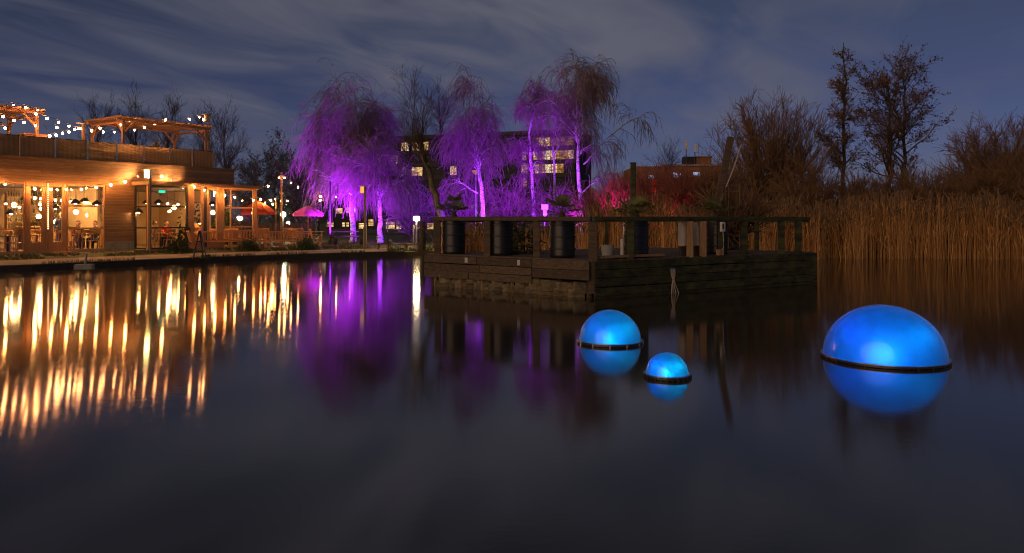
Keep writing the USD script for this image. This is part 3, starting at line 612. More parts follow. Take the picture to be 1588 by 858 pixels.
sx0 = s_at(72.8); part('cord', MB().tube([(sx0, -0.095, 3.4), (sx0, -0.095, 0.5)], 0.008, 5), M['blacksteel'], ls)
for k in range(24): part('bead', MB().ball((sx0, -0.105, 3.38 - k * 0.085), 0.02, 1), M['bead'], ls)
# bar counter, shelves with bottles, picture, tall plant
ba = sx_(92, 4.2)
bar = thing('bar_counter', 'wooden bar counter at the back of the café room', 'bar counter', cpt(ba, 4.3, FLOOR), ROT)
part('body', MB().box(-1.6, 3.4, 0, 0.5, 0, 1.05), M['roomdark'], bar)
part('counter_top', MB().box(-1.7, 3.5, -0.1, 0.6, 1.052, 1.1, 0.01), M['chairwood'], bar)
for k in range(10): part('panel', MB().box(-1.57 + k * 0.5, -1.11 + k * 0.5, -0.025, -0.002, 0.08, 1.0, 0.005), M['chairwood'], bar)
bs = thing('bottle_shelf', 'tall back bar shelf with rows of bottles under warm light', 'shelf', cpt(ba, 5.9, FLOOR), ROT)
for k in range(5): part('shelf_board', MB().box(-1.6, 3.4, 0, 0.3, 0.9 + 0.42 * k, 0.93 + 0.42 * k), M['chairwood'], bs)
for x in (-1.6, 0, 1.7, 3.4): part('upright', MB().box(x - 0.02, x + 0.02, 0.002, 0.298, 0, 2.75), M['chairwood'], bs)
gb = np.random.default_rng(8)
bt = MB()
for k in range(5):
    for x in np.arange(-1.5, 3.3, 0.115):
        if gb.random() < 0.8 and min(abs(x - q_) for q_ in (-1.6, 0, 1.7, 3.4)) > 0.07:
            h = gb.uniform(0.2, 0.33); bt.lathe([(0.038, 0), (0.038, h * 0.6), (0.014, h * 0.75), (0.014, h), (0.001, h)], 6, (x, 0.13, 0.932 + 0.42 * k))
part('bottles', bt, M['bottle'], bs, kind='stuff')
pc = thing('framed_picture', 'pale poster with a dark figure behind the annex glass door', 'picture', cpt(sx_(309, 2.1), 2.1, 1.75), ROT)
part('print', MB().box(-0.32, 0.32, -0.01, 0.01, 0, 1.0), M['picture'], pc)
part('frame', MB().box(-0.35, -0.322, -0.02, 0.02, -0.03, 1.03).box(0.322, 0.35, -0.02, 0.02, -0.03, 1.03).box(-0.322, 0.322, -0.018, 0.018, -0.03, -0.002).box(-0.322, 0.322, -0.018, 0.018, 1.002, 1.03), M['roomdark'], pc)
part('annex_room_wall', MB().box(sx_(297, 2.2), S1 - 0.2, 2.2, 2.35, FLOOR, CEIL), M['plaster'], cafe)
for k, (px, z_, t_) in enumerate(((306, 0.9, 1.95), (306, 1.35, 1.95), (330, 1.0, 1.95))):
    sh = thing('wall_shelf', ['low wall shelf with baskets behind the annex left door', 'upper wall shelf behind the annex left door', 'wall shelf behind the annex right door'][k], 'shelf', cpt(sx_(px, t_), t_, z_), ROT)
    part('board', MB().box(-0.5, 0.5, -0.05, 0.24, 0, 0.03), M['chairwood'], sh)
    for b_ in (-0.3, 0.0, 0.3): part('basket', MB().lathe([(0.001, 0.032), (0.09, 0.032), (0.12, 0.2), (0.11, 0.2), (0.085, 0.05)], 10, (b_, 0.09, 0)), M['wicker'], sh)
def leafy(name, label, cat, loc, r, h, n, mk, seed, leaf=0.05, group=None, stem=True, flat=1.0, stemk='darktwig'):
    """a plant as stems and many small folded leaves in uneven clumps"""
    g = np.random.default_rng(seed); o = thing(name, label, cat, loc, g.uniform(0, 6), group)
    nc = max(5, n // 60); c = g.normal(0, 1, (nc, 3)); c /= np.linalg.norm(c, axis=1, keepdims=True); c *= (g.uniform(0.25, 1, nc) ** 0.5)[:, None]
    c[:, 2] = np.abs(c[:, 2]) * 0.95; k = g.integers(0, nc, n)
    q = c[k] + g.normal(0, 0.2, (n, 3)); q = q * [r, r, h * flat]; q[:, 2] = np.maximum(q[:, 2], 0.03)
    a = g.normal(0, 1, (n, 3)); a /= np.linalg.norm(a, axis=1, keepdims=True); b = np.cross(a, g.normal(0, 1, (n, 3))); b /= np.linalg.norm(b, axis=1, keepdims=True)
    L = leaf * g.uniform(0.6, 1.3, n)[:, None]
    nn = np.cross(a, b)
    V = np.stack([q - a * L, q + b * L * 0.45 + nn * L * 0.15, q + a * L, q - b * L * 0.45 + nn * L * 0.15], 1).reshape(-1, 3); i0 = np.arange(n)[:, None] * 4
    part('foliage', (V, np.vstack([i0 + [[0, 1, 2]], i0 + [[0, 2, 3]]])), M[mk], o)
    if stem:
        P = np.stack([np.zeros((nc, 3)), c * [r * 0.5, r * 0.5, h * 0.6 * flat], c * [r, r, h * flat]], 1); P[:, 1, 2] += 0.06 * h
        part('stem', tubes(P, np.array([[0.014, 0.01, 0.005]]) * max(1, h), 4), M[stemk], o)
    return o
leafy('potted_plant', 'tall light green plant behind the annex right door', 'plant', cpt(sx_(334, 0.9), 0.9, FLOOR), 0.28, 2.0, 420, 'shrub', 71, 0.11)
leafy('potted_plant', 'bushy green plant in the glass corner of the annex', 'plant', cpt(sx_(353, 0.4), 0.4, FLOOR), 0.5, 1.9, 500, 'shrub', 72, 0.1)
leafy('potted_plant', 'green plant with yellow top at the right of the annex front window', 'plant', cpt(sx_(283, -EXT - 0.35), -EXT - 0.35, GZ), 0.3, 1.55, 420, 'shrub', 73, 0.09)
leafy('roof_plant', 'yellow green plant standing above the wicker fence under the right pergola', 'plant', cpt(sx_(243, 0.9), 0.9, TOP + 0.02), 0.45, 1.3, 500, 'yellowleaf', 74, 0.09)

# ------------------------------------------------------------------ people behind the glass
def hullchain(pts, rads, out):
    for (p, q), (a, b) in zip(zip(pts[:-1], pts[1:]), zip(rads[:-1], rads[1:])):
        s = [manifold3d.Manifold.sphere(r, 14).translate(tuple(map(float, c))) for c, r in ((p, a), (q, b))]
        out.append(manifold3d.Manifold.batch_hull(s))
def person(label, loc, rz, seated, cloth, hairlen=0.0, arms='table'):
    o = thing('person', label, 'person', loc, rz)
    hip = 0.50 if seated else 0.92; L = []
    sh = hip + 0.50; neck = sh + 0.08; head = neck + 0.17
    hullchain([(0, 0, hip), (0, 0.0, hip + 0.24), (0, 0, sh - 0.05)], [0.145, 0.125, 0.14], L)
    hullchain([(-0.15, 0, sh - 0.03), (0.15, 0, sh - 0.03)], [0.075, 0.075], L)
    hullchain([(0, 0, sh), (0, 0.015, neck + 0.04)], [0.06, 0.052], L)
    hullchain([(0, 0.02, head + 0.03), (0, 0.045, head - 0.06)], [0.093, 0.062], L)
    hullchain([(0, 0.115, head + 0.02), (0, 0.13, head - 0.015)], [0.012, 0.017], L)            # nose
    for s in (-1, 1): hullchain([(s * 0.092, 0.01, head + 0.03), (s * 0.094, 0.005, head - 0.015)], [0.016, 0.012], L)
    arm_pts = []
    for s in (-1, 1):
        if arms == 'table': e_, w_ = (s * 0.25, 0.12, sh - 0.28), (s * 0.12, 0.36, sh - 0.24)
        else: e_, w_ = (s * 0.25, -0.02, sh - 0.30), (s * 0.23, 0.12, sh - 0.54)
        pts = [(s * 0.18, 0, sh - 0.03), e_, w_]; arm_pts.append(pts); hullchain(pts, [0.055, 0.044, 0.03], L)
        e_, w_ = np.array(e_), np.array(w_); d = (w_ - e_) / np.linalg.norm(w_ - e_); side = np.cross(d, [0, 0, 1.0]); side /= np.linalg.norm(side)
        palm = w_ + d * 0.075; hullchain([w_, palm], [0.028, 0.034], L)
        for k, ln in enumerate((0.065, 0.078, 0.074, 0.058)):
            b_ = palm + side * (k - 1.5) * 0.019; dn = np.array([0, 0, -0.02])
            hullchain([b_, b_ + d * ln * 0.6 + dn * 0.3, b_ + d * ln + dn], [0.0095, 0.009, 0.0075], L)
        tb = w_ + d * 0.03 - side * s * 0.03; hullchain([tb, tb + d * 0.045 - side * s * 0.03], [0.011, 0.009], L)
    for s in (-1, 1):
        pts = [(s * 0.09, 0, hip), (s * 0.11, 0.42, hip + 0.0), (s * 0.11, 0.42, 0.09), (s * 0.12, 0.55, 0.04)] if seated else [(s * 0.09, 0, hip), (s * 0.1, 0.02, 0.48), (s * 0.1, -0.02, 0.09), (s * 0.11, 0.13, 0.04)]
        hullchain(pts, [0.09, 0.06, 0.045, 0.035], L)
    body = manifold3d.Manifold.batch_boolean(L, manifold3d.OpType.Add).refine_to_length(0.05).to_mesh()
    tm = trimesh.Trimesh(body.vert_properties[:, :3], body.tri_verts); trimesh.smoothing.filter_taubin(tm, iterations=4)
    part('body', tm, M['skin'], o, smooth=True)
    for s in (-1, 1): part('eye', MB().ball((s * 0.034, 0.108, head + 0.02), 0.011, 1), M['hair'], o)
    part('mouth', MB().ball((0, 0.103, head - 0.06), 0.016, 1, (1.4, 0.5, 0.35)), M['cloth_wine'], o)
    C = []
    hullchain([(0, 0, hip - 0.02), (0, 0, hip + 0.24), (0, 0, sh - 0.04)], [0.165, 0.143, 0.158], C); hullchain([(-0.15, 0, sh - 0.03), (0.15, 0, sh - 0.03)], [0.092, 0.092], C)
    for pts in arm_pts: hullchain(pts, [0.072, 0.06, 0.042], C)
    top = manifold3d.Manifold.batch_boolean(C, manifold3d.OpType.Add).refine_to_length(0.06).to_mesh(); tt = trimesh.Trimesh(top.vert_properties[:, :3], top.tri_verts); trimesh.smoothing.filter_taubin(tt, iterations=4)
    part('jacket', tt, M[cloth], o, smooth=True)
    T_ = []
    for s in (-1, 1):
        pts = [(s * 0.09, 0, hip), (s * 0.11, 0.42, hip), (s * 0.11, 0.42, 0.12)] if seated else [(s * 0.09, 0, hip), (s * 0.1, 0.02, 0.48), (s * 0.1, -0.02, 0.1)]
        hullchain(pts, [0.108, 0.078, 0.062], T_)
    part('trousers', manifold3d.Manifold.batch_boolean(T_, manifold3d.OpType.Add), M['cloth_blue'], o, smooth=50)
    H = []; hullchain([(0, -0.012, head + 0.055), (0, -0.03, head + 0.01)], [0.1, 0.094], H)
    if hairlen: hullchain([(0, -0.04, head + 0.02), (0, -0.05, head - hairlen)], [0.09, 0.06], H)
    part('hair', manifold3d.Manifold.batch_boolean(H, manifold3d.OpType.Add) - manifold3d.Manifold.cube((0.4, 0.3, 0.3)).translate((-0.2, 0.04, head - 0.27)), M['hair'], o, smooth=50)
    return o
person('person in a red jacket seated at the annex window', cpt(sx_(258, 0.35), 0.35, FLOOR), ROT + PI, True, 'cloth_red', 0.12)
person('person in a tan coat seated left of the person in red', cpt(sx_(240, 0.5), 0.5, FLOOR), ROT + PI + 0.5, True, 'cloth_tan')
person('person in a dark wine jumper seated in the window right of the doors', cpt(sx_(121, 1.75), 1.75, FLOOR), ROT + PI - 0.2, True, 'cloth_wine', 0.1)
person('person in dark clothes seated at the right of the window by the boarded wall', cpt(sx_(147, 1.6), 1.6, FLOOR), ROT + 2.2, True, 'cloth_blue')
person('person in blue standing behind the right glass door', cpt(sx_(95, 2.6), 2.6, FLOOR), ROT + 2.6, False, 'cloth_blue', 0, 'down')

# ------------------------------------------------------------------ string lights
_gr = np.random.default_rng(66)
def string(label, bulbs, anchors=(), mk='bulb'):
    """bulbs: world points in order along the cable"""
    o = thing('string_light', label, 'string lights', (0, 0, 0), 0, 'warm festoon strings')
    pts = []
    full = list(anchors[:1]) + [np.array(b) + [0, 0, 0.12] for b in bulbs] + list(anchors[1:])
    for p, q in zip(full[:-1], full[1:]):
        for t in np.linspace(0, 1, 5)[:-1]:
            m = np.asarray(p) * (1 - t) + np.asarray(q) * t; m = m - np.array([0, 0, 0.10 * t * (1 - t) * min(1.5, np.linalg.norm(np.asarray(q) - p))]); pts.append(m)
    pts.append(np.asarray(full[-1]))
    part('cable', tubes(np.array(pts), 0.009, 4), M['blacksteel'], o)
    for b in bulbs:
        r = float(_gr.uniform(0.041, 0.058))
        bb = part('bulb', MB().ball(b, r, 1, (1, 1, 1.2)), M[mk], o, smooth=True)
        part('socket', MB().tube([np.array(b) + [0, 0, 0.055], np.array(b) + [0, 0, 0.13]], 0.022, 6), M['blacksteel'], bb)
    return o
fac = lambda L_, t: [on_facade(x, y, t) for x, y in L_]
string('festoon string along the front of the café below the fascia', fac([(-46, 283), (-18, 284), (8, 286), (54, 293), (79, 294), (103, 294), (126, 294), (149, 291), (172, 287), (194, 282)], -0.42), (cpt(-6, -0.42, 3.6), on_facade(212, 277, -0.2)))
string('festoon string along the edge of the annex canopy', fac([(251, 274), (301, 290), (317, 295), (333, 299), (349, 303), (364, 306), (393, 311)], -EXT - 0.42), (on_facade(214, 268, -0.2), on_facade(412, 309, -EXT - 0.3)))
string('festoon string inside the annex seen through its front window', fac([(288, 321), (262, 328), (358, 322)], -0.3), (cpt(se0 + 0.6, -0.3, 3.3), cpt(se1 - 0.6, -0.3, 3.3)))
roofz = TOP + 2.2
string('festoon string on top of the left roof pergola', fac([(21, 164), (40, 167), (58, 171)], 0.9), (cpt(-2, 0.9, roofz + 0.2), on_facade(66, 172, 0.9)), mk='roofbulb')
string('festoon string under the left roof pergola', fac([(-14, 179), (5, 181), (22, 187), (37, 190), (55, 195)], 0.6), (cpt(-3, 0.6, roofz), on_facade(60, 177, 0.8)), mk='roofbulb')
string('festoon string low above the wicker fence from the left edge to the box', fac([(-12, 200), (8, 199), (56, 177), (77, 211), (87, 210)], 0.5), mk='roofbulb')
string('upper festoon string between the left pergola and the roof lamp', fac([(73, 184), (91, 190), (107, 196), (116, 201), (122, 199), (142, 203), (160, 205), (177, 205), (193, 205)], 1.6), (on_facade(60, 176, 1.0), on_facade(197, 204, 0.6)), mk='roofbulb')
string('lower festoon string above the fence up to the right pergola', fac([(88, 198), (97, 207), (107, 205), (125, 200), (155, 199), (187, 194), (201, 187)], 0.9), (on_facade(80, 193, 0.9), on_facade(206, 185, 0.5)), mk='roofbulb')
string('festoon string under the roof of the right roof pergola', fac([(209, 202), (224, 198), (240, 192), (255, 188), (257, 186), (295, 195)], 1.2), (on_facade(199, 204, 0.6), on_facade(318, 194, 0.7)), mk='roofbulb')
string('short festoon string between the right pergola and the tall roof lamp post', fac([(294, 185), (309, 182), (315, 186)], 1.0), (on_facade(285, 186, 1.0), on_facade(322, 183, 1.0)), mk='roofbulb')
DM = 45.0
string('festoon string rising from the annex canopy to the top of the mast', [at_depth(x, y, d) for x, y, d in ((416, 289, 44), (433, 276, 45))], (on_facade(398, 294, -EXT - 0.3), at_depth(436, 272, DM)))
string('festoon string from the mast across to the big weeping birch', [at_depth(x, y, d) for x, y, d in ((441, 276, 45), (451, 284, 45.3), (462, 291, 45.6), (497, 305, 46.4), (497, 311, 46.5), (521, 306, 47), (541, 302, 47.6))], (at_depth(436, 272, DM), at_depth(546, 300, 47.8)))
string('cluster of festoon bulbs hung low between the annex and the mast', [at_depth(x, y, d) for x, y, d in ((404, 310, 43), (411, 315, 43.2), (420, 311, 43.6), (423, 317, 43.8), (427, 309, 44.2), (436, 312, 45), (446, 312, 45.2))], (on_facade(399, 306, -EXT - 0.3), at_depth(455, 311, 45.6)))

# ------------------------------------------------------------------ terrace furniture
def gpt(px, py):
    """where the foot of something at this pixel stands on the bank"""
    z = 0.34
    for _ in range(4): p = on_ground(px, py, z); z = ground_z(p[0], p[1])
    return p
def make_bench(L=1.7):
    t = thing('terrace_bench', '', 'bench', (0, 0, -50), 0, 'slatted wooden benches on the terrace')
    for k in range(4): part('seat_slat', MB().box(-L / 2, L / 2, -0.24 + 0.125 * k, -0.13 + 0.125 * k, 0.41, 0.44, 0.005), M['furn'], t)
    for k in range(11): part('back_slat', MB().box(-L / 2 + 0.1 + k * (L - 0.28) / 10, -L / 2 + 0.16 + k * (L - 0.28) / 10, 0.245, 0.27, 0.5, 0.86, 0.004), M['furn'], t)
    part('back_rail', MB().box(-L / 2, L / 2, 0.235, 0.28, 0.862, 0.94, 0.008), M['furn'], t)
    part('back_rail', MB().box(-L / 2, L / 2, 0.24, 0.275, 0.44, 0.498, 0.006), M['furn'], t)
    for s in (-1, 1):
        x = s * (L / 2 + 0.032)
        part('leg', MB().box(x - 0.03, x + 0.03, -0.26, -0.2, 0, 0.63, 0.006), M['furn'], t)
        part('leg', MB().box(x - 0.03, x + 0.03, 0.23, 0.29, 0, 0.94, 0.006), M['furn'], t)
        part('armrest', MB().box(x - 0.04, x + 0.04, -0.3, 0.228, 0.632, 0.67, 0.008), M['furn'], t)
        part('side_rail', MB().box(x - 0.02, x + 0.02, -0.198, 0.228, 0.36, 0.42), M['furn'], t)
    return t
def make_armchair():
    t = thing('terrace_chair', '', 'chair', (0, 0, -50), 0, 'folding wooden armchairs on the terrace')
    for k in range(4): part('seat_slat', MB().box(-0.24, 0.24, -0.22 + 0.115 * k, -0.12 + 0.115 * k, 0.42, 0.445, 0.005), M['furn'], t)
    for k in range(6): part('back_slat', MB().beam((-0.2 + 0.08 * k, 0.235, 0.47), (-0.2 + 0.08 * k, 0.33, 0.90), 0.045, 0.018), M['furn'], t)
    part('back_rail', MB().beam((-0.29, 0.34, 0.93), (0.29, 0.34, 0.93), 0.035, 0.08, ch=0.01), M['furn'], t)
    for s in (-1, 1):
        part('back_post', MB().beam((s * 0.265, 0.20, 0.40), (s * 0.265, 0.335, 0.89), 0.04, 0.03), M['furn'], t)
        part('leg', MB().beam((s * 0.27, -0.24, 0.63), (s * 0.27, 0.26, 0), 0.04, 0.03), M['furn'], t)
        part('leg', MB().beam((s * 0.235, 0.22, 0.6), (s * 0.235, -0.25, 0), 0.04, 0.03), M['furn'], t)
        part('armrest', MB().box(s * 0.275 - 0.035, s * 0.275 + 0.035, -0.28, 0.27, 0.635, 0.662, 0.006), M['furn'], t)
    return t
def make_ttable():
    t = thing('terrace_table', '', 'table', (0, 0, -50), 0, 'wooden tables on the terrace')
    for k in range(7): part('plank', MB().box(-0.75, 0.75, -0.385 + 0.111 * k, -0.28 + 0.111 * k, 0.715, 0.75, 0.006), M['furn'], t)
    for s in (-1, 1):
        for r in (-1, 1): part('leg', MB().box(s * 0.62 - 0.035, s * 0.62 + 0.035, r * 0.3 - 0.035, r * 0.3 + 0.035, 0, 0.66, 0.006), M['furn'], t)
        part('cross_rail', MB().box(s * 0.62 - 0.025, s * 0.62 + 0.025, -0.38, 0.38, 0.662, 0.712), M['furn'], t)
    return t
bench0, arm0, tt0 = make_bench(), make_armchair(), make_ttable()
A2 = ROT - 0.35
def put(first, px, py, rz, label): place(first, gpt(px, py), rz, label)
put(bench0, 344, 388.5, 0.55, 'long slatted bench right of the easel, in front of the annex door')
put(bench0, 432, 387.5, 0.28, 'slatted bench between the two round bushes, right of the annex')
put(bench0, 384, 385, 0.45, 'slatted bench half hidden behind the middle round bush')
for px, py, rz, nm in [(303, 389, 2.2, 'left of the easel close to the annex'), (314, 384, 0.4, 'against the annex left door'), (331, 383, 0.7, 'against the annex right door'),
                       (352, 383, 0.3, 'behind the long bench, below the annex corner window'), (368, 382, 2.9, 'behind the long bench at its right end'), (404, 382, 0.5, 'just right of the annex corner post'),
                       (418, 380, 2.7, 'below the red parasol'), (446, 380, 0.3, 'right of the festoon mast'), (459, 381, 2.6, 'behind the right end of the right bench'),
                       (491, 383, 2.0, 'apart on the right, below the pink parasol'), (470, 380, 0.9, 'left of the pink parasol foot')]:
    put(arm0, px, py, rz, 'orange lit wooden armchair ' + nm)
for px, py, rz, nm in [(322, 381.5, ROT, 'in front of the annex doors'), (360, 380, ROT, 'under the annex corner window'), (412, 378.5, ROT, 'under the red parasol'), (452, 378, 0.4, 'between the mast and the pink parasol'), (482, 379, 0.3, 'under the pink parasol')]:
    put(tt0, px, py, rz, 'wooden terrace table ' + nm)
def parasol(label, loc, r, rise, h, mk, polemk, base=True, n=8):
    o = thing('parasol', label, 'parasol', loc)
    part('pole', MB().tube([(0, 0, 0.05), (0, 0, h + rise + 0.03)], 0.024, 8), M[polemk], o)
    part('base', MB().lathe([(0.001, 0), (0.26, 0), (0.26, 0.05), (0.06, 0.09), (0.001, 0.09)], 16), M['plinth'], o)
    for k in range(n):
        a0, a1 = 2 * PI * k / n, 2 * PI * (k + 1) / n; rows = []
        for q in np.linspace(0.02, 1, 7):
            row = []
            for u in np.linspace(0, 1, 6):
                sag = 1 - 0.045 * q * math.sin(PI * u); p0 = np.array([math.cos(a0), math.sin(a0)]); p1 = np.array([math.cos(a1), math.sin(a1)])
                p = (p0 * (1 - u) + p1 * u) * r * q; row.append([p[0], p[1], h + rise * (1 - q ** 1.5) - 0.04 * q * math.sin(PI * u)])
            rows.append(row)
        last = [[x, y, z - 0.15 - 0.015 * math.sin(9 * u)] for u, (x, y, z) in zip(np.linspace(0, 1, 6), rows[-1])]
        rows.append(last); V = np.array(rows).reshape(-1, 3); i_, j_ = np.meshgrid(np.arange(7), np.arange(5), indexing='ij')
        q_ = np.stack([i_ * 6 + j_, i_ * 6 + j_ + 1, (i_ + 1) * 6 + j_ + 1, (i_ + 1) * 6 + j_], -1).reshape(-1, 4)
        pn_ = part('canopy_panel', (V, np.vstack([q_[:, [0, 2, 1]], q_[:, [0, 3, 2]]])), M[mk], o, smooth=40)
        part('rib', MB().tube([(0.03, 0, h + rise - 0.1), (r * 0.98 * math.cos(a0), r * 0.98 * math.sin(a0), h - 0.02)] if False else [(0.03 * math.cos(a0), 0.03 * math.sin(a0), h + rise - 0.06), (r * 0.5 * math.cos(a0), r * 0.5 * math.sin(a0), h + rise * (1 - 0.5 ** 1.5) - 0.03), (r * 0.98 * math.cos(a0), r * 0.98 * math.sin(a0), h - 0.01)], 0.009, 5), M[polemk], o)
    return o
pp_ = gpt(478, 378)
parasol('bright pink parasol open over the terrace right of the café', pp_, 24 / F * pp_[1], 0.42, EYE - (333.5 - CY) / F * pp_[1] - pp_[2] + 0.1, 'pink', 'furn')
pp_ = gpt(400, 379)
parasol('orange red parasol half hidden behind the glass annex corner', pp_, 27 / F * pp_[1], 0.62, EYE - (331 - CY) / F * pp_[1] - pp_[2] + 0.1, 'redcanvas', 'furn')
for px, py, r, nm, sd in ((278, 392, 0.50, 'left of the easel in front of the annex window', 81), (387, 390, 0.48, 'between the two benches', 82), (474, 388, 0.5, 'right of the right bench below the pink parasol', 83)):
    leafy('round_bush', 'round dark green bush ' + nm, 'bush', gpt(px, py), r, 0.62, 1900, 'shrub', sd, 0.045, 'round bushes along the terrace edge')
# easel (folding board stand), mooring block
ep = gpt(310, 402); es = ep[1] / F
ez = thing('easel', 'dark wooden A shaped easel standing on the bank edge', 'easel', ep, 0.35)
hh = 44 * es
for s in (-1, 1): part('leg', MB().beam((s * 0.26, -0.05, 0), (s * 0.03, 0.02, hh), 0.06, 0.04), M['darkframe'], ez)
part('leg', MB().beam((0.1, 0.75, 0), (0.0, 0.06, hh - 0.05), 0.05, 0.04), M['darkframe'], ez)
part('crossbar', MB().beam((-0.2, -0.03, 0.33), (0.2, -0.03, 0.33), 0.03, 0.06), M['darkframe'], ez)
part('crossbar', MB().beam((-0.13, -0.005, 0.72), (0.13, -0.005, 0.72), 0.03, 0.05), M['darkframe'], ez)
mp = gpt(130, 417.5); mp = np.array([mp[0], mp[1], 0.20])
mo = thing('mooring_block', 'low dark block with an upright pipe at the water edge on the left', 'mooring', mp, 0.3)
part('block', MB().box(-0.27, 0.27, -0.12, 0.25, -0.02, 0.16, 0.02), M['plinth'], mo)
part('pipe', MB().tube([(0.03, 0.05, 0.15), (0.06, 0.06, 0.5)], 0.035, 8), M['greysteel'], mo)
leafy('reed_tuft', 'small dry tuft at the foot of the easel', 'plant', ep + [0.25, 0.1, 0], 0.28, 0.2, 260, 'shrub', 90, 0.04)

# ------------------------------------------------------------------ lamp posts
def disc_lamp(label, loc, h, lit, r=0.32, matk='postwood', poler=0.05, side=-1.0, lantern=True, mk='lantern'):
    o = thing('disc_lamp_post', label, 'lamp post', loc, 0, None)
    part('pole', MB().tube([(0, 0, 0), (0, 0, h)], poler, 10), M[matk], o)
    part('cap_disc', MB().lathe([(0.001, h + 0.05), (r, h + 0.02), (r, h), (0.001, h)], 24, (side * 0.06, 0, 0)), M['greysteel'], o)
    if lantern:
        part('lantern', MB().lathe([(0.001, h - 0.36), (0.1, h - 0.36), (0.105, h - 0.03), (0.001, h - 0.03)], 16, (side * 0.13, -0.02, 0)), M[mk if lit else 'white_plastic'], o)
        part('arm', MB().box(side * 0.13 - 0.02, 0.02, -0.03, 0.01, h - 0.035, h - 0.005), M['greysteel'], o)
        part('base_cap', MB().lathe([(0.001, h - 0.40), (0.11, h - 0.395), (0.11, h - 0.362), (0.001, h - 0.362)], 14, (side * 0.13, -0.02, 0)), M['greysteel'], o)
    return o
lp = gpt(233, 393); disc_lamp('lit lantern post with a flat disc cap in front of the annex corner', lp, (393 - 264) / F * lp[1], True)
rl = on_facade(323.5, 240, 0.75); rl[2] = TOP + 0.02; disc_lamp('tall unlit disc lamp post at the right end of the café roof', rl, EYE - (178 - CY) / F * rl[1] - rl[2], False, 0.28)
rl = on_facade(129.5, 220, 1.4); rl[2] = TOP + 0.02; disc_lamp('short unlit disc lamp post in the middle of the café roof', rl, EYE - (192 - CY) / F * rl[1] - rl[2], False, 0.27, lantern=False, poler=0.075)
tl = gpt(512, 379.5); o = thing('tall_lamp_post', 'tall dark lamp post with a flat wide head right of the pink parasol', 'lamp post', tl)
H_ = (379.5 - 279) / F * tl[1]
part('pole', MB().tube([(0, 0, 0), (0, 0, 1.2), (0, 0, H_)], [0.075, 0.06, 0.05], 10), M['blacksteel'], o)
part('lamp_head', MB().lathe([(0.001, H_ - 0.08), (0.07, H_ - 0.08), (0.30, H_ + 0.02), (0.31, H_ + 0.06), (0.001, H_ + 0.10)], 24), M['greysteel'], o, smooth=40)
part('base_collar', MB().lathe([(0.12, 0), (0.12, 0.25), (0.077, 0.3)], 12), M['blacksteel'], o)
wl = gpt(566, 386); o = thing('timber_lamp_post', 'timber lamp post with a small amber lantern between the purple birches', 'lamp post', wl)
H_ = (386 - 289) / F * wl[1]
part('pole', MB().tube([(0, 0, 0), (0, 0, H_ * 0.34), (0, 0, H_ * 0.345), (0, 0, H_)], [0.10, 0.10, 0.06, 0.055], 10), M['postwood'], o)
part('lantern', MB().lathe([(0.001, H_ - 0.36), (0.1, H_ - 0.36), (0.1, H_ - 0.02), (0.001, H_ - 0.02)], 14, (-0.15, -0.02, 0)), M['dimlantern'], o)
part('cap_disc', MB().lathe([(0.001, H_ + 0.05), (0.30, H_ + 0.02), (0.30, H_), (0.001, H_)], 20), M['greysteel'], o)
bl = gpt(646, 386); o = thing('park_lamp', 'brightly lit round park lamp beside the left end of the jetty', 'lamp post', bl)
H_ = (386 - 339) / F * bl[1]
part('pole', MB().tube([(0, 0, 0), (0, 0, H_ - 0.1)], 0.05, 10), M['greysteel'], o)
part('globe', MB().ball((0, 0, H_), 0.15, 2, (1.2, 1.2, 0.95)), M['lampwhite'], o, smooth=True)
part('cap', MB().lathe([(0.001, H_ + 0.16), (0.17, H_ + 0.13), (0.17, H_ + 0.115), (0.001, H_ + 0.115)], 16), M['greysteel'], o)
part('second_pole', MB().tube([(-0.17, 0.05, 0), (-0.17, 0.05, H_ - 0.35)], 0.04, 8), M['greysteel'], o)
bp = gpt(655, 389); o = thing('dark_post', 'thick dark timber post just right of the lit park lamp', 'post', bp)
part('post', MB().tube([(0, 0, -0.3), (0.02, 0, 0.6), (0, 0, 1.45)], [0.17, 0.16, 0.14], 10), M['kerb'], o, smooth=40)
part('cap', MB().lathe([(0.15, 1.452), (0.15, 1.5), (0.001, 1.52)], 10), M['kerb'], o)
ml = gpt(436.5, 378); ml = on_ground(436.5, 378, 0.36); ms = thing('festoon_mast', 'slender pale mast carrying the festoon strings right of the annex', 'mast', at_depth(436.5, 338, DM) * [1, 1, 0] + [0, 0, 0.36])
MH = EYE - (267 - CY) / F * DM - 0.36
part('pole', MB().tube([(0, 0, 0), (0, 0, MH)], [0.07, 0.05], 8), M['postwood'], ms)
for z_ in (MH - 0.25, MH - 1.3): part('bracket', MB().box(-0.12, 0.12, -0.03, 0.03, z_, z_ + 0.06), M['greysteel'], ms)
ms2 = thing('festoon_pole', 'shorter pale pole carrying the low bulb cluster left of the mast', 'pole', at_depth(428, 338, 44) * [1, 1, 0] + [0, 0, 0.36])
part('pole', MB().tube([(0, 0, 0), (0, 0, EYE - (308 - CY) / F * 44 - 0.36)], [0.05, 0.04], 8), M['postwood'], ms2)
part('foot', MB().lathe([(0.001, 0), (0.2, 0), (0.2, 0.08), (0.001, 0.1)], 12), M['plinth'], ms2)
def globe_lamp(label, px, py, dist, r, mk):
    b = at_depth(px, py, dist); o = thing('globe_lamp', label, 'lamp', (b[0], b[1], gz(12)))
    part('pole', MB().tube([(0, 0, 0), (0, 0, b[2] - gz(12))], 0.035, 8), M['greysteel'], o)
    part('globe', MB().ball((0, 0, b[2] - gz(12)), r, 2), M[mk], o, smooth=True)
globe_lamp('bright greenish white lamp on the path behind the festoon mast', 439, 333, 47.5, 0.17, 'lampgreen')
globe_lamp('smaller greenish white lamp right of and below the brighter one', 447, 346.5, 60, 0.13, 'lampgreen')
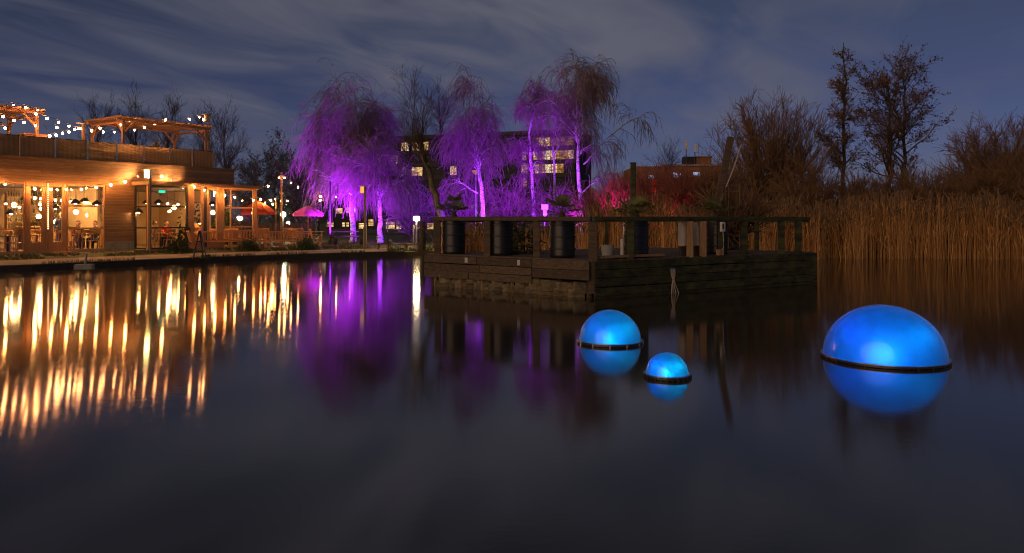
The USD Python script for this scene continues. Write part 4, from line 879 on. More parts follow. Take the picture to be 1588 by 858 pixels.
globe_lamp('small bright lamp showing just above the jetty rail between the second and third barrel', 797, 340, 46, 0.07, 'lampwhite')
gl = at_depth(738, 268, 47); o = thing('bowl_lamp_post', 'park lamp post with an upturned bowl head in front of the middle birch', 'lamp post', (gl[0], gl[1], 0.36))
H_ = gl[2] - 0.36
part('pole', MB().tube([(0, 0, 0), (0, 0, H_)], 0.055, 10), M['greysteel'], o)
part('bowl', MB().lathe([(0.06, H_ - 0.12), (0.14, H_ - 0.06), (0.27, H_ + 0.1), (0.28, H_ + 0.14), (0.001, H_ + 0.17)], 20), M['pinkbowl'], o, smooth=40)
# low plank bench and picnic table on the bank left of the jetty, sign panel
lb = gpt(620, 388.5); lb2 = lb[1] / F
o = thing('plank_bench', 'long low dark plank bench on the bank left of the jetty', 'bench', lb, -0.12)
for k in range(3): part('plank', MB().box(-1.28, 1.28, -0.22 + k * 0.15, -0.085 + k * 0.15, 0.31, 0.37, 0.008), M['dockwood'], o)
for x in (-1.15, -0.62, 0.32, 0.98): part('leg', MB().box(x - 0.05, x + 0.05, -0.18, 0.18, 0, 0.305, 0.008), M['newwood'], o)
pt = gpt(533, 378); o = thing('picnic_table', 'dark picnic table with attached benches behind the tall lamp post', 'picnic table', pt, 0.15)
for k in range(5): part('top_plank', MB().box(-0.9, 0.9, -0.38 + k * 0.155, -0.24 + k * 0.155, 0.70, 0.74, 0.006), M['dockwood'], o)
for s in (-1, 1):
    for k in range(2): part('seat_plank', MB().box(-0.9, 0.9, s * 0.7 - 0.145 + k * 0.15, s * 0.7 - 0.005 + k * 0.15, 0.42, 0.46, 0.006), M['dockwood'], o)
    part('cross_beam', MB().beam((s * 0.65, -0.8, 0.39), (s * 0.65, 0.8, 0.39), 0.05, 0.08), M['dockwood'], o)
    for r in (-1, 1): part('leg', MB().beam((s * 0.59, r * 0.25, 0.7), (s * 0.59, r * 0.68, 0.0), 0.05, 0.1), M['dockwood'], o)
sp = at_depth(845, 322, 45.2); o = thing('park_sign', 'small purple lit sign panel on a post behind the jetty rail', 'sign', (sp[0], sp[1], 0.3), -0.05)
part('panel', MB().box(-0.2, 0.2, -0.02, 0.02, 2.1, 2.42, 0.01), M['signpurple'], o)
part('panel', MB().box(-0.1, 0.14, -0.02, 0.02, 1.72, 2.08, 0.01), M['signpurple'], o)
part('post', MB().tube([(0, 0.04, 0), (0, 0.04, 2.4)], 0.03, 8), M['greysteel'], o)
# low wire fence along the lawn behind
for k, (x0, x1, y0, y1) in enumerate(((-14, -3.5, 56, 54), (-22, -15, 54, 56))):
    o = thing('wire_fence', ['low dark wire fence on the lawn behind the birches', 'dark boarded fence behind the terrace furniture'][k], 'fence', (0, 0, 0))
    n_ = 7
    for i_ in range(n_ + 1):
        t = i_ / n_; x, y = x0 + (x1 - x0) * t, y0 + (y1 - y0) * t; part('post', MB().box(x - 0.05, x + 0.05, y - 0.05, y + 0.05, 0.2, 1.55), M['kerb'], o)
    if k == 0:
        for z_ in (0.7, 1.05, 1.4): part('rail', MB().tube([(x0, y0 - 0.06, z_), (x1, y1 - 0.06, z_)], 0.02, 5), M['blacksteel'], o)
    else:
        for i_ in range(30):
            t = (i_ + 0.5) / 30; x, y = x0 + (x1 - x0) * t, y0 + (y1 - y0) * t - 0.07; part('board', MB().box(x - 0.105, x + 0.105, y - 0.012, y + 0.012, 0.3, 1.5), M['fencewood'], o)

# ------------------------------------------------------------------ the timber jetty
Cn, Rn, Ln = on_ground(918, 463)[:2], on_ground(1263, 438)[:2], on_ground(661, 443)[:2]
Bn = Rn + Ln - Cn
DZ = 0.90
jet = thing('timber_jetty', 'square timber jetty on piles standing in the pond, with plank sides and a rail', 'jetty')
def side_planks(A, B, z_tops, h, mk, joints, seed, proud=0.0, label=None):
    g = np.random.default_rng(seed); A, B = np.asarray(A), np.asarray(B); d = (B - A); L = np.linalg.norm(d); d /= L; out = np.array([d[1], -d[0]])
    if out @ (np.array([2.0, 12.0]) - A) < 0: out = -out
    for r, zt in enumerate(z_tops):
        cuts = [0.0] + [j + g.uniform(-0.25, 0.25) for j in joints] + [L]
        for a, b in zip(cuts[:-1], cuts[1:]):
            o_ = 0.06 + proud + g.uniform(0, 0.014); dz = g.uniform(-0.008, 0.008)
            p, q = A + d * (a + 0.008) + out * o_, A + d * (b - 0.008) + out * o_
            part('plank', MB().beam(np.r_[p, zt - h / 2 + dz], np.r_[q, zt - h / 2 + dz], 0.055, h - 0.010, ch=0.006), M[mk], jet)
lerp = lambda A, B, t: np.asarray(A) * (1 - t) + np.asarray(B) * t
def frac(px, A, B): p = on_line(px, A, B); return np.linalg.norm(p - A) / np.linalg.norm(B - A)
f828 = frac(828, Ln, Cn); S828 = lerp(Ln, Cn, f828)
Lf, Rf = np.linalg.norm(Cn - Ln), np.linalg.norm(Rn - Cn)
# left flank: three planks, then two deeper planks proud of them towards the corner
side_planks(Ln, S828, (0.86, 0.655, 0.45), 0.20, 'dockwood', [Lf * f828 * 0.48], 21)
side_planks(S828 + 0.02, Cn, (0.89, 0.65), 0.235, 'dockwood', [], 22, 0.03)
# right flank: five dark mossy planks down to the water
side_planks(Cn, Rn, (0.88, 0.67, 0.46, 0.25, 0.05), 0.205, 'mosswood', [Rf * 0.33, Rf * 0.62], 23, 0.01)
part('back_skirt', MB().beam(np.r_[lerp(Ln, Bn, .02), .35], np.r_[lerp(Ln, Bn, .99), .35], .05, 0.95).beam(np.r_[lerp(Rn, Bn, .02), .35], np.r_[lerp(Rn, Bn, .97), .35], .05, 0.95), M['kerb'], jet)  # added unseen boards that keep the plank gaps and underside dark
for A, B, n_ in ((Cn, Rn, 7), (Ln, Cn, 6), (Bn, Rn, 4), (Ln, Bn, 6)):
    for k in range(n_ + 1):
        p = lerp(A, B, 0.02 + 0.96 * k / n_); c_ = (Cn + Bn) / 2; p = p + (c_ - p) / np.linalg.norm(c_ - p) * 0.16
        part('pile', MB().tube([(p[0], p[1], -0.8), (p[0], p[1], 0.78)], 0.085, 9), M['kerb'], jet)
# deck boards
nb = 30
for k in range(nb):
    t0, t1 = k / nb, (k + 1) / nb; a, b = lerp(Cn, Rn, t0 + 0.0015), lerp(Cn, Rn, t1 - 0.0015); dL = Ln - Cn
    V = [np.r_[a, DZ - 0.04], np.r_[b, DZ - 0.04], np.r_[b + dL, DZ - 0.04], np.r_[a + dL, DZ - 0.04], np.r_[a, DZ], np.r_[b, DZ], np.r_[b + dL, DZ], np.r_[a + dL, DZ]]
    part('deck_board', (np.array(V), BOXF), M['dockwood'], jet)
part('deck_frame', MB().beam(np.r_[lerp(Cn, Rn, .03), .78], np.r_[lerp(Cn, Rn, .97), .78], .1, .14).beam(np.r_[lerp(Ln, Bn, .03), .78], np.r_[lerp(Ln, Bn, .97), .78], .1, .14).beam(np.r_[lerp(Cn, Ln, .5), .78] + [.1, .1, 0], np.r_[lerp(Rn, Bn, .5), .78], .1, .14), M['kerb'], jet)
# stones stacked under the left flank
gs = np.random.default_rng(31); dl = (Cn - Ln) / Lf; inn = np.array([-dl[1], dl[0]]); inn = inn if inn @ ((Cn + Bn) / 2 - Cn) > 0 else -inn
def rock(c, r, g):
    q = np.array(list(np.ndindex(2, 2, 2)), float) * 2 - 1; pts = []
    for v in q:
        for k in range(3):
            w_ = v * 0.97 + g.uniform(-0.13, 0.13, 3); w_[k] *= 0.72; pts.append(w_)
    return manifold3d.Manifold.hull_points(np.array(pts) * r + c)
x = 0.35
while x < Lf - 0.5:
    wd = gs.uniform(0.22, 0.5); 
    if not (0.72 < x / Lf < 0.75):
        for lay in range(2):
            p = Ln + dl * (x + wd / 2 + lay * 0.1) + inn * (0.14 + 0.03 * lay); zt = 0.06 + 0.17 * lay
            part('stone', rock(np.r_[p, zt], np.array([wd * 0.52, 0.16, 0.12 + gs.uniform(0, .03)]), gs), M['stone'], jet)
    x += wd * 0.97
for k, px in enumerate((676, 715, 748, 795)):
    p = on_line(px, Ln, Cn) - inn * 0.0; part('pile', MB().tube([(p[0], p[1], -0.7), (p[0], p[1], 0.28)], 0.05, 8), M['postwood'], jet)
for px in (727, 808):
    p = on_line(px, Ln, Cn) - inn * 0.10; part('cleat', MB().box(p[0] - 0.04, p[0] + 0.04, p[1] - 0.03, p[1] + 0.03, 0.70, 0.84, 0.006), M['white_plastic'], jet)
# corner post, rail posts, rails
RZ = 1.93
def rpost(p, mk='dockwood', w=0.085, z0=0.1, z1=RZ - 0.115): part('rail_post', MB().box(p[0] - w, p[0] + w, p[1] - w * 0.7, p[1] + w * 0.7, z0, z1, 0.01), M[mk], jet)
inset = lambda p: p + ((Cn + Bn) / 2 - p) / np.linalg.norm((Cn + Bn) / 2 - p) * 0.1
for px in (673, 750, 828): rpost(inset(on_line(px, Ln, Cn)), 'dockwood')
rpost(inset(Cn), 'dockwood', 0.1)
for px in (978, 1160, 1217, 1243): rpost(inset(on_line(px, Cn, Rn)), 'mosswood')
for px in (1073, 1094): rpost(inset(on_line(px, Cn, Rn)) + [0, -0.08], 'newwood', 0.085, 0.75)
rpost(inset(on_line(1124, Cn, Rn)), 'mosswood', 0.07)
for t in (0.12, 0.34, 0.56, 0.78, 0.97): rpost(inset(lerp(Ln, Bn, t)), 'mosswood', 0.06, 0.6)
for t in (0.3, 0.65): rpost(inset(lerp(Rn, Bn, t)), 'mosswood', 0.06, 0.6)
def rail(A, B, mk, z=RZ):
    A, B = inset(A), inset(B); part('rail', MB().beam(np.r_[A, z - 0.055], np.r_[B, z - 0.055], 0.14, 0.11, ch=0.012), M[mk], jet)
rail(lerp(Ln, Cn, 0.03), lerp(Ln, Cn, 0.992), 'dockwood'); rail(lerp(Cn, Rn, 0.0), lerp(Cn, Rn, 0.985), 'mosswood')
rail(lerp(Ln, Bn, 0.03), lerp(Ln, Bn, 0.99), 'mosswood', RZ - 0.05); rail(lerp(Rn, Bn, 0.02), lerp(Rn, Bn, 0.99), 'mosswood', RZ - 0.05)
part('toe_board', MB().beam(np.r_[inset(lerp(Cn, Rn, .02)) + [0, .1], .96], np.r_[inset(lerp(Cn, Rn, .28)) + [0, .1], .96], .22, .05), M['newwood'], jet)
# ------------------------------------------------------------------ barrels and palms on the jetty
def make_barrel():
    t = thing('planter_barrel', '', 'planter', (0, 0, -50), 0, 'black ribbed plastic barrels on the jetty')
    prof = [(0.001, 0), (0.30, 0), (0.31, 0.03)]
    for k in range(30):
        z = 0.04 + k * 0.03; prof.append((0.315 + 0.006 * (k % 2), z))
    prof += [(0.315, 0.95), (0.295, 0.95), (0.29, 0.86), (0.001, 0.86)]
    part('body', MB().lathe(prof, 28), M['barrel'], t, smooth=35)
    for z in (0.2, 0.5, 0.8): part('hoop', MB().lathe([(0.322, z), (0.335, z + 0.01), (0.335, z + 0.04), (0.322, z + 0.05)], 28), M['blacksteel'], t, smooth=40)
    part('lid_seam', MB().lathe([(0.316, 0.952), (0.33, 0.952), (0.33, 0.965), (0.316, 0.965)], 28), M['blacksteel'], t)
    return t
bar0 = make_barrel()
def make_palm(seed, n):
    t = thing('potted_palm', '', 'palm', (0, 0, -50), 0, 'small fan palms in the jetty barrels'); g = np.random.default_rng(seed)
    part('trunk', MB().tube([(0, 0, -0.1), (0.01, 0, 0.1), (0, 0.01, 0.22)], [0.085, 0.08, 0.05], 9), M['palmtrunk'], t, smooth=50)
    for k in range(n):
        a = 2.4 * k + g.uniform(-0.3, 0.3); el = g.uniform(0.1, 1.25) - 0.25 * (k < n * 0.3); L = g.uniform(0.25, 0.42)
        d = np.array([math.cos(a) * math.cos(el), math.sin(a) * math.cos(el), math.sin(el)]); p0 = np.array([0, 0, 0.2]); p1 = p0 + d * L + [0, 0, -0.03]
        side = np.cross(d, [0, 0, 1.0]); side /= np.linalg.norm(side); up = np.cross(side, d)
        b = MB().tube([p0, (p0 + p1) / 2 + [0, 0, 0.02], p1], [0.012, 0.009, 0.007], 4)
        for q in np.linspace(-1.35, 1.35, 13):
            ll = g.uniform(0.26, 0.36) * (1 - 0.12 * abs(q)); dd = d * math.cos(q) + side * math.sin(q); dd = dd + up * 0.12
            m_ = p1 + dd * ll * 0.55; tip = p1 + dd * ll + [0, 0, -0.09 * g.uniform(0.3, 1.3)]; s_ = np.cross(dd, up); s_ /= np.linalg.norm(s_)
            b.add([p1, m_ + s_ * 0.018, tip, m_ - s_ * 0.018, m_ + up * 0.008], [[0, 1, 4], [1, 2, 4], [0, 4, 3], [4, 2, 3]])
        part('frond', b, M['palm'], t)
    return t
pal = [make_palm(41, 13), make_palm(42, 16), make_palm(43, 11)]
ba_pos = []
for px, hf, side, nm in ((704, 0.5, 'L', 'at the left end of the jetty'), (777, 0.55, 'L', 'second from the left on the jetty'), (872, 0.6, 'L', 'just left of the jetty corner post'), (986, 0.75, 'R', 'right of the jetty corner, behind the second right rail post'), (1110, 0.65, 'R', 'behind the new pale posts next to the grey cabinets')):
    A, B = (Ln, Cn) if side == 'L' else (Cn, Rn); p = on_line(px, A, B); c_ = (Cn + Bn) / 2; p = p + (c_ - p) / np.linalg.norm(c_ - p) * hf
    k = hf; q = on_line(px, p, p + (B - A)); ba_pos.append(q)
    place(bar0, np.r_[q, DZ + 0.003], 0.3 * px, 'black ribbed barrel ' + nm)
for k, (q, nm, hz) in enumerate(zip(ba_pos, ('leftmost barrel of the jetty', 'second barrel from the left of the jetty', 'barrel just left of the jetty corner post', 'barrel below the tall thin post', 'barrel beside the grey cabinets'), (0, 0, 0, 0, 0))):
    first = pal[(0, 1, 2, 1, 0)[k]]; place(first, np.r_[q, DZ + 0.93], 1.7 * k + 0.4, 'small fan palm growing in the ' + nm)
leafy('barrel_plant', 'low dark leafy plant between the first two jetty barrels', 'plant', np.r_[on_line(757, Ln, Cn) + inn * 1.6, DZ], 0.42, 1.06, 700, 'shrub', 47, 0.06)
# grey electric cabinets on the new posts, socket box, cables
cp = on_line(1073, Cn, Rn) + [0, 0.28]; dr = (Rn - Cn) / Rf; cang = math.atan2(dr[1], dr[0])
def cabinet(label, px0, px1, z0, z1, off):
    a = on_line((px0 + px1) / 2, Cn + [0, off], Rn + [0, off]); wd = (px1 - px0) / F * a[1] / 2 / math.cos(cang)
    o = thing('electric_cabinet', label, 'cabinet', (a[0], a[1], 0), cang)
    part('body', MB().box(-wd, wd, -0.1, 0.1, z0, z1, 0.012), M['box_grey'], o)
    part('door', MB().box(-wd + 0.02, wd - 0.02, -0.115, -0.102, z0 + 0.02, z1 - 0.1, 0.004), M['box_grey'], o)
    part('lock', MB().ball((0, -0.118, z1 - 0.16), 0.014, 1), M['white_plastic'], o)
    part('bracket', MB().box(-wd, wd, -0.04, 0.04, DZ, z0 - 0.002), M['kerb'], o)
cabinet('grey electric cabinet left of the first pale post on the jetty', 1054, 1070, 1.16, RZ - 0.16, 0.28)
cabinet('grey electric cabinet between the two pale posts on the jetty', 1076, 1091, 1.16, RZ - 0.16, 0.30)
q = on_line(1118, Cn, Rn) + [0, -0.02]
o = thing('socket_box', 'small pale socket box hanging on the jetty post with its cable', 'socket box', (q[0], q[1], 0), cang)
part('body', MB().box(-0.07, 0.07, -0.09, -0.01, 1.53, 1.79, 0.01), M['white_plastic'], o)
part('cover', MB().box(-0.06, 0.0, -0.1, -0.092, 1.60, 1.74, 0.004), M['blacksteel'], o)
part('cable', MB().tube([(0.0, -0.06, 1.53), (0.02, -0.07, 1.3), (0, -0.08, 1.1), (-0.15, -0.1, 1.0), (-0.24, -0.1, 0.96), (-0.1, -0.12, 0.92)], 0.013, 6), M['cable'], o)
q = on_line(1115, Cn, Rn) + [0, -0.1]
solo('ballast_block', MB().box(-0.1, 0.1, -0.06, 0.06, 0, 0.16, 0.012).moved((q[0], q[1], DZ + 0.003), cang), M['newwood'], 'small yellowish block on the jetty edge below the socket box', 'block')
q = on_line(939, Cn, Rn) + inn * 0.8
o = thing('drain_pipe', 'short pale plastic pipe standing on the jetty right of the corner post', 'pipe', (q[0], q[1], DZ + 0.003))
part('pipe', MB().lathe([(0.045, 0.02), (0.045, 0.48), (0.04, 0.48), (0.04, 0.02)], 16, close=True), M['white_plastic'], o, smooth=40)
part('flange', MB().lathe([(0.001, 0), (0.16, 0), (0.16, 0.018), (0.05, 0.02), (0.001, 0.02)], 16), M['blacksteel'], o)
q = on_line(902, Ln, Cn) + inn * 1.2
o = thing('bucket', 'small pale bucket on the jetty deck behind the corner post', 'bucket', (q[0], q[1], DZ + 0.003))
part('body', MB().lathe([(0.001, 0.0), (0.13, 0.0), (0.17, 0.3), (0.16, 0.3), (0.12, 0.02), (0.001, 0.02)], 16), M['box_grey'], o, smooth=40)
part('rim', MB().lathe([(0.165, 0.295), (0.18, 0.3), (0.18, 0.32), (0.165, 0.32)], 16), M['box_grey'], o)
# bundle of pale cables hanging over the right flank
q = on_line(1038, Cn, Rn); o = thing('cable_bundle', 'bundle of pale cables hanging down the dark jetty side into the water', 'cables', (q[0], q[1], 0), cang)
gc = np.random.default_rng(51)
for k in range(7):
    x = (k - 3) * 0.022; end = (k - 3) * 0.045 + gc.uniform(-0.03, 0.03); b = -0.13 - 0.01 * (k % 2)
    part('cable', MB().tube([(x, b, 0.58 + gc.uniform(-0.02, 0.03)), (x * 1.05, b - 0.01, 0.47), (x * 0.35, b - 0.02, 0.33), (x * 0.6 + end * 0.3, b - 0.03, 0.2), (end, b - 0.06, 0.04), (end * 1.2, b - 0.1, -0.1)], 0.009, 6), M['cable'], o)
part('clamp', MB().box(-0.08, 0.08, -0.125, -0.1, 0.56, 0.62), M['ringsteel'], o)
# tall thin post with ivy and leaning beam with rope
q = on_line(981, Ln + [0, 0], Bn); tp = thing('tall_post', 'tall thin timber post rising behind the jetty barrels', 'post', (q[0], q[1], 0.3))
tz = EYE - (254 - CY) / F * q[1] - 0.3
part('post', MB().beam((0, 0, 0), (0.02, 0, tz), 0.17, 0.17, ch=0.015), M['mosswood'], tp)
part('cap', MB().box(-0.08, 0.12, -0.1, 0.1, tz + 0.001, tz + 0.04, 0.01), M['mosswood'], tp)
b0, b1 = at_depth(1105, 352, 22.6), at_depth(1133, 213, 22.9)
o = thing('leaning_beam', 'grey brown beam leaning to the right above the jetty rail with a thin rope', 'beam')
part('beam', MB().beam(b0 - (b1 - b0) * 0.28, b1, 0.19, 0.15, up=(0, 1, 0), ch=0.012), M['dockwood'], o)
r0, r1_ = at_depth(1149, 225, 23.0), at_depth(1126, 290, 22.7)
part('rope', MB().tube([r0, (r0 * 0.5 + r1_ * 0.5) + [0.02, 0, -0.03], r1_], 0.022, 6), M['cable'], o)
sb = at_depth(1136, 300, 23.4)
o = thing('metal_frame', 'thin metal frame showing beside the foot of the leaning beam', 'frame', sb)
for x in (-0.17, 0.17):
    for y in (-0.15, 0.15): part('leg', MB().tube([(x, y, -1.75), (x, y, 0.25)], 0.014, 6), M['postwood'], o)
for z in (0.06, 0.25): part('hoop', MB().tube([(-0.17, -0.15, z), (0.17, -0.15, z), (0.17, 0.15, z), (-0.17, 0.15, z), (-0.17, -0.15, z)], 0.014, 6), M['postwood'], o)

# ------------------------------------------------------------------ the glowing bubbles floating on the pond
def bubble(label, px, py, R, ringR, ring_h, blocks, cols, squash, gain, water_z=0.02):
    loc = on_ground(px, py, 0.0); o = thing('light_bubble', label, 'floating lamp', loc, math.atan2(-loc[0], loc[1]), 'glowing domes floating on the pond')
    th = np.linspace(0.0, PI / 2, 26)
    part('dome', MB().lathe([(max(0.0015, R * math.sin(t)), ring_h + R * squash * math.cos(t)) for t in th[::-1]], 72), M['shell'], o, smooth=True)
    rp = part('ring', MB().lathe([(R * 0.97, 0.0), (ringR, 0.008), (ringR, ring_h - 0.012), (ringR - 0.006, ring_h), (R * 0.97, ring_h)], 72, close=True), M['ringblack'], o, smooth=35)
    part('ring_lip', MB().lathe([(R * 1.002, ring_h + 0.001), (ringR * 1.015, ring_h + 0.001), (ringR * 1.015, ring_h + 0.009), (R * 1.002, ring_h + 0.009)], 72, close=True), M['ringsteel'], rp, smooth=35)
    for k in range(blocks):
        a = 2 * PI * k / blocks; c_, s_ = math.cos(a), math.sin(a); h_ = MB().box(-0.012, 0.012, -0.006, 0.012, -0.012, ring_h - 0.004, 0.003)
        part('clamp', h_.moved((-(ringR + 0.002) * s_, (ringR + 0.002) * c_, 0), a), M['ringblack'] if blocks > 20 else M['ringsteel'], rp)
    for az in (-0.42, PI + 0.42):
        tt = np.linspace(0.12, PI / 2, 22)
        part('seam', tubes(np.stack([(R + 0.001) * np.sin(tt) * math.cos(az), (R + 0.001) * np.sin(tt) * math.sin(az), ring_h + (R * squash + 0.001) * np.cos(tt)], 1), 0.0035 + 0.003 * R, 5), M['shell'], o, smooth=True)
    part('float_plate', MB().lathe([(0.001, ring_h - 0.012), (R * 0.965, ring_h - 0.012), (R * 0.965, ring_h - 0.004), (0.001, ring_h - 0.004)], 36), M['shellbase'], o)
    for k, (dx, dy, dz, r, col) in enumerate(cols):
        part('led_lamp', MB().ball((dx * R, dy * R, ring_h + dz * R), r * R, 2), glow(f'led_{int(px)}_{k}', col, gain), o, smooth=True)
M['shellbase'] = mat('dome_base', (0.03, 0.03, 0.035), (0.025, 0.025, 0.03), 0.5, 4.0)
bubble('large flattened glowing blue dome floating at the right', 1370.5, 556, 0.765, 0.782, 0.036, 24, [(-0.05, -0.25, 0.05, 0.03, (0.0, 0.17, 1.0)), (0.05, -0.25, 0.05, 0.03, (0.0, 0.21, 1.0)), (-0.45, 0.2, 0.3, 0.02, (0.05, 0.05, 1.0)), (0.5, 0.1, 0.3, 0.02, (0.0, 0.28, 0.9))], 0.90, 290.0)
bubble('medium glowing blue green dome floating left of the small one', 946, 531, 0.468, 0.495, 0.038, 12, [(0.0, -0.25, 0.06, 0.042, (0.0, 0.29, 1.0)), (-0.4, 0.2, 0.3, 0.022, (0.05, 0.08, 0.9)), (0.45, 0.1, 0.3, 0.024, (0.0, 0.36, 0.6))], 0.98, 250.0)
bubble('smallest glowing blue dome with a segmented black ring', 1034.5, 584, 0.252, 0.275, 0.036, 26, [(0.0, -0.25, 0.06, 0.042, (0.0, 0.34, 1.0)), (-0.45, 0.1, 0.3, 0.032, (0.0, 0.07, 1.0)), (0.45, 0.1, 0.3, 0.026, (0.0, 0.50, 0.65))], 1.0, 280.0)

# ------------------------------------------------------------------ trees
def grow(P, R, n, g, t0, t1, ang, ln, nseg, r_rel, grav=0.0, wob=0.12, tip=0.25, up=0.0, tpow=1.0, rmin=0.004, shape=None):
    """n children on the branches P (K, N, 3): returns their polylines and radii. ang in radians from the parent's line; ln (lo, hi) metres; shape(t) scales the length along the parent"""
    K, N, _ = P.shape
    wts = np.linalg.norm(np.diff(P, axis=1), axis=2).sum(1); k = g.choice(K, n, p=wts / wts.sum())
    t = t0 + (t1 - t0) * g.uniform(0, 1, n) ** tpow
    x = t * (N - 1); i = np.minimum(x.astype(int), N - 2); fr = (x - i)[:, None]
    S = P[k, i] * (1 - fr) + P[k, i + 1] * fr; D = P[k, i + 1] - P[k, i]; D /= np.linalg.norm(D, axis=1, keepdims=True) + 1e-9
    rs = (R[k, i] * (1 - fr[:, 0]) + R[k, i + 1] * fr[:, 0]) * r_rel
    a, b = frame_of(D); az = g.uniform(0, 2 * np.pi, n)[:, None]; th = g.uniform(ang[0], ang[1], n)[:, None]
    d = D * np.cos(th) + (a * np.cos(az) + b * np.sin(az)) * np.sin(th); d[:, 2] += up; d /= np.linalg.norm(d, axis=1, keepdims=True)
    L = g.uniform(ln[0], ln[1], n) * (shape(t) if shape else 1.0); step = (L / nseg)[:, None]
    out = [S]
    for s in range(nseg):
        d = d + np.array([0, 0, -grav]) * (0.4 + s / nseg) + g.normal(0, wob, (n, 3)); d /= np.linalg.norm(d, axis=1, keepdims=True); out.append(out[-1] + d * step)
    Q = np.stack(out, 1); Rq = np.maximum(rs[:, None] * np.linspace(1, tip, nseg + 1)[None], rmin); return Q, Rq
def polyline_trunk(pts, r0, r1, n=14, g=None, wob=0.03):
    pts = np.asarray(pts, float); s = np.r_[0, np.cumsum(np.linalg.norm(np.diff(pts, axis=0), axis=1))]; q = np.linspace(0, s[-1], n)
    P = np.stack([np.interp(q, s, pts[:, k]) for k in range(3)], 1)
    for _ in range(2): P[1:-1] = 0.25 * P[:-2] + 0.5 * P[1:-1] + 0.25 * P[2:]
    if g is not None: P[1:-1] += g.normal(0, wob, (n - 2, 3)) * [1, 1, 0.2]
    R = r1 + (r0 - r1) * (1 - q / s[-1]) ** 0.9; R[0] *= 1.2
    return P[None], R[None]
def cat(*pr): return tubes_cat(pr)
def tubes_cat(items):
    m = MB()
    for P, R, sides in items: m.add(*tubes(P, R, sides))
    return m
def put_tree(name, label, base, wood, crown, mw, mc, group=None, extra=None, cat_='tree'):
    o = thing(name, label, cat_, base, 0, group)
    part('trunk', tubes_cat(wood), M[mw], o, smooth=60)
    part('crown', tubes_cat(crown), M[mc], o)
    if extra is not None: part('leaves', extra[0], M[extra[1]], o)
    return o
def local(px, py, y, base): return at_depth(px, py, y) - base
def weeping(label, px, y, trunk_px, r0, width, seed, nb=26, nt=1900, low=0.28, hang=(1.2, 3.2), group='weeping birches lit purple', ln1=(0.7, 1.0), side=None, twr=0.0100, name='birch_tree'):
    """trunk_px: (px, py) up the stem, base first. width: crown half width in metres"""
    g = np.random.default_rng(seed); bz = gz(10); b = at_depth(px, 338, y); base = np.array([b[0], b[1], bz])
    pts = [np.zeros(3)] + [local(qx, qy, y, base) + [0, g.normal(0, 0.15), 0] for qx, qy in trunk_px]
    T = polyline_trunk(pts, r0, 0.02, 18, g, 0.04)
    shp = lambda t: 0.45 + 0.75 * np.sin(np.clip((t - low) / (1 - low), 0, 1) * 2.6 + 0.35)
    B1 = grow(*T, nb, g, low, 0.97, (0.32, 0.85), (width * ln1[0], width * ln1[1]), 9, 0.5, grav=0.075, wob=0.10, up=0.35, shape=shp, tip=0.2, rmin=0.012)
    if side is not None:
        K = np.array([[local(qx, qy, y + dy, base) for qx, qy, dy in s] for s in side]); B1 = (np.concatenate([B1[0], np.stack([polyline_trunk(k_, .07, .015, 10, g, 0.03)[0][0] for k_ in K])]), np.concatenate([B1[1], np.tile(np.linspace(0.06, 0.015, 10), (len(K), 1))]))
    B2 = grow(*B1, nb * 9, g, 0.25, 1.0, (0.3, 0.9), (0.22 * width, 0.6 * width), 7, 0.55, grav=0.15, wob=0.16, up=0.18, tip=0.3, rmin=0.010)
    B3 = grow(*B2, nt, g, 0.2, 1.0, (0.3, 1.2), hang, 7, 0.6, grav=0.55, wob=0.10, tip=0.5, rmin=twr)
    B4 = grow(*B3, nt * 2, g, 0.1, 0.9, (0.4, 1.0), (0.3, 0.9), 3, 0.8, grav=0.4, wob=0.15, tip=0.6, rmin=twr * 0.85)
    for B in (B3, B4): B[0][:, :, 2] = np.maximum(B[0][:, :, 2], 0.9 + 0.3 * g.uniform(0, 1, (len(B[0]), 1)))
    return put_tree(name, label, base, [(*T, 10), (*B1, 6), (*B2, 4)], [(*B3, 3), (*B4, 3)], 'birchbark', 'birchtwig', group)
weeping('big weeping birch glowing purple nearest the pink parasol, widest of the birches', 548, 48.0, [(546, 330), (541, 270), (539, 215), (537, 190), (536, 166)], 0.20, 2.35, 101, 34, 1700, 0.30, (1.0, 3.2))
weeping('reddish topped birch behind the big one, with an amber lamp post in front', 588, 51.5, [(588, 300), (586, 240), (590, 200), (591, 172)], 0.15, 1.6, 102, 24, 900, 0.34, (0.8, 2.0))
weeping('short birch with bright purple hanging twigs above the low plank bench', 590, 46.0, [(589, 330), (588, 295), (586, 272), (585, 256)], 0.18, 1.9, 103, 20, 1600, 0.48, (0.8, 2.4), ln1=(0.7, 1.2))
weeping('slender birch with a three way fork behind the bowl lamp', 752, 46.0, [(747, 300), (739, 250), (736, 190), (735, 150), (733, 132)], 0.17, 1.35, 104, 26, 1050, 0.36, (0.7, 2.4), side=[((738, 248, 0), (720, 224, .2), (704, 210, .3)), ((738, 242, 0), (752, 215, -.2), (757, 198, -.3)), ((741, 300, 0), (718, 286, .3), (708, 280, .5))])
weeping('thin birch with a bent stem left of the lit office windows', 831, 50.0, [(828, 300), (822, 250), (822, 200), (824, 165), (825, 138)], 0.15, 1.2, 105, 20, 700, 0.42, (0.6, 1.5))
weeping('tallest birch with a broad drooping dark crown right of the lit office windows', 904, 48.0, [(899, 290), (895, 240), (894, 190), (899, 150), (904, 116)], 0.18, 2.2, 106, 30, 1250, 0.46, (0.7, 1.9), side=[((905, 255, 0), (925, 232, .3), (945, 212, .5)), ((945, 212, .5), (972, 190, .8), (998, 178, 1.0)), ((902, 300, 0), (925, 280, .4), (950, 270, .6))])
weeping('dim birch hanging over the right end of the lit office windows', 862, 53.0, [(862, 300), (858, 240), (860, 180), (858, 135)], 0.13, 2.1, 108, 16, 380, 0.5, (0.8, 1.8))
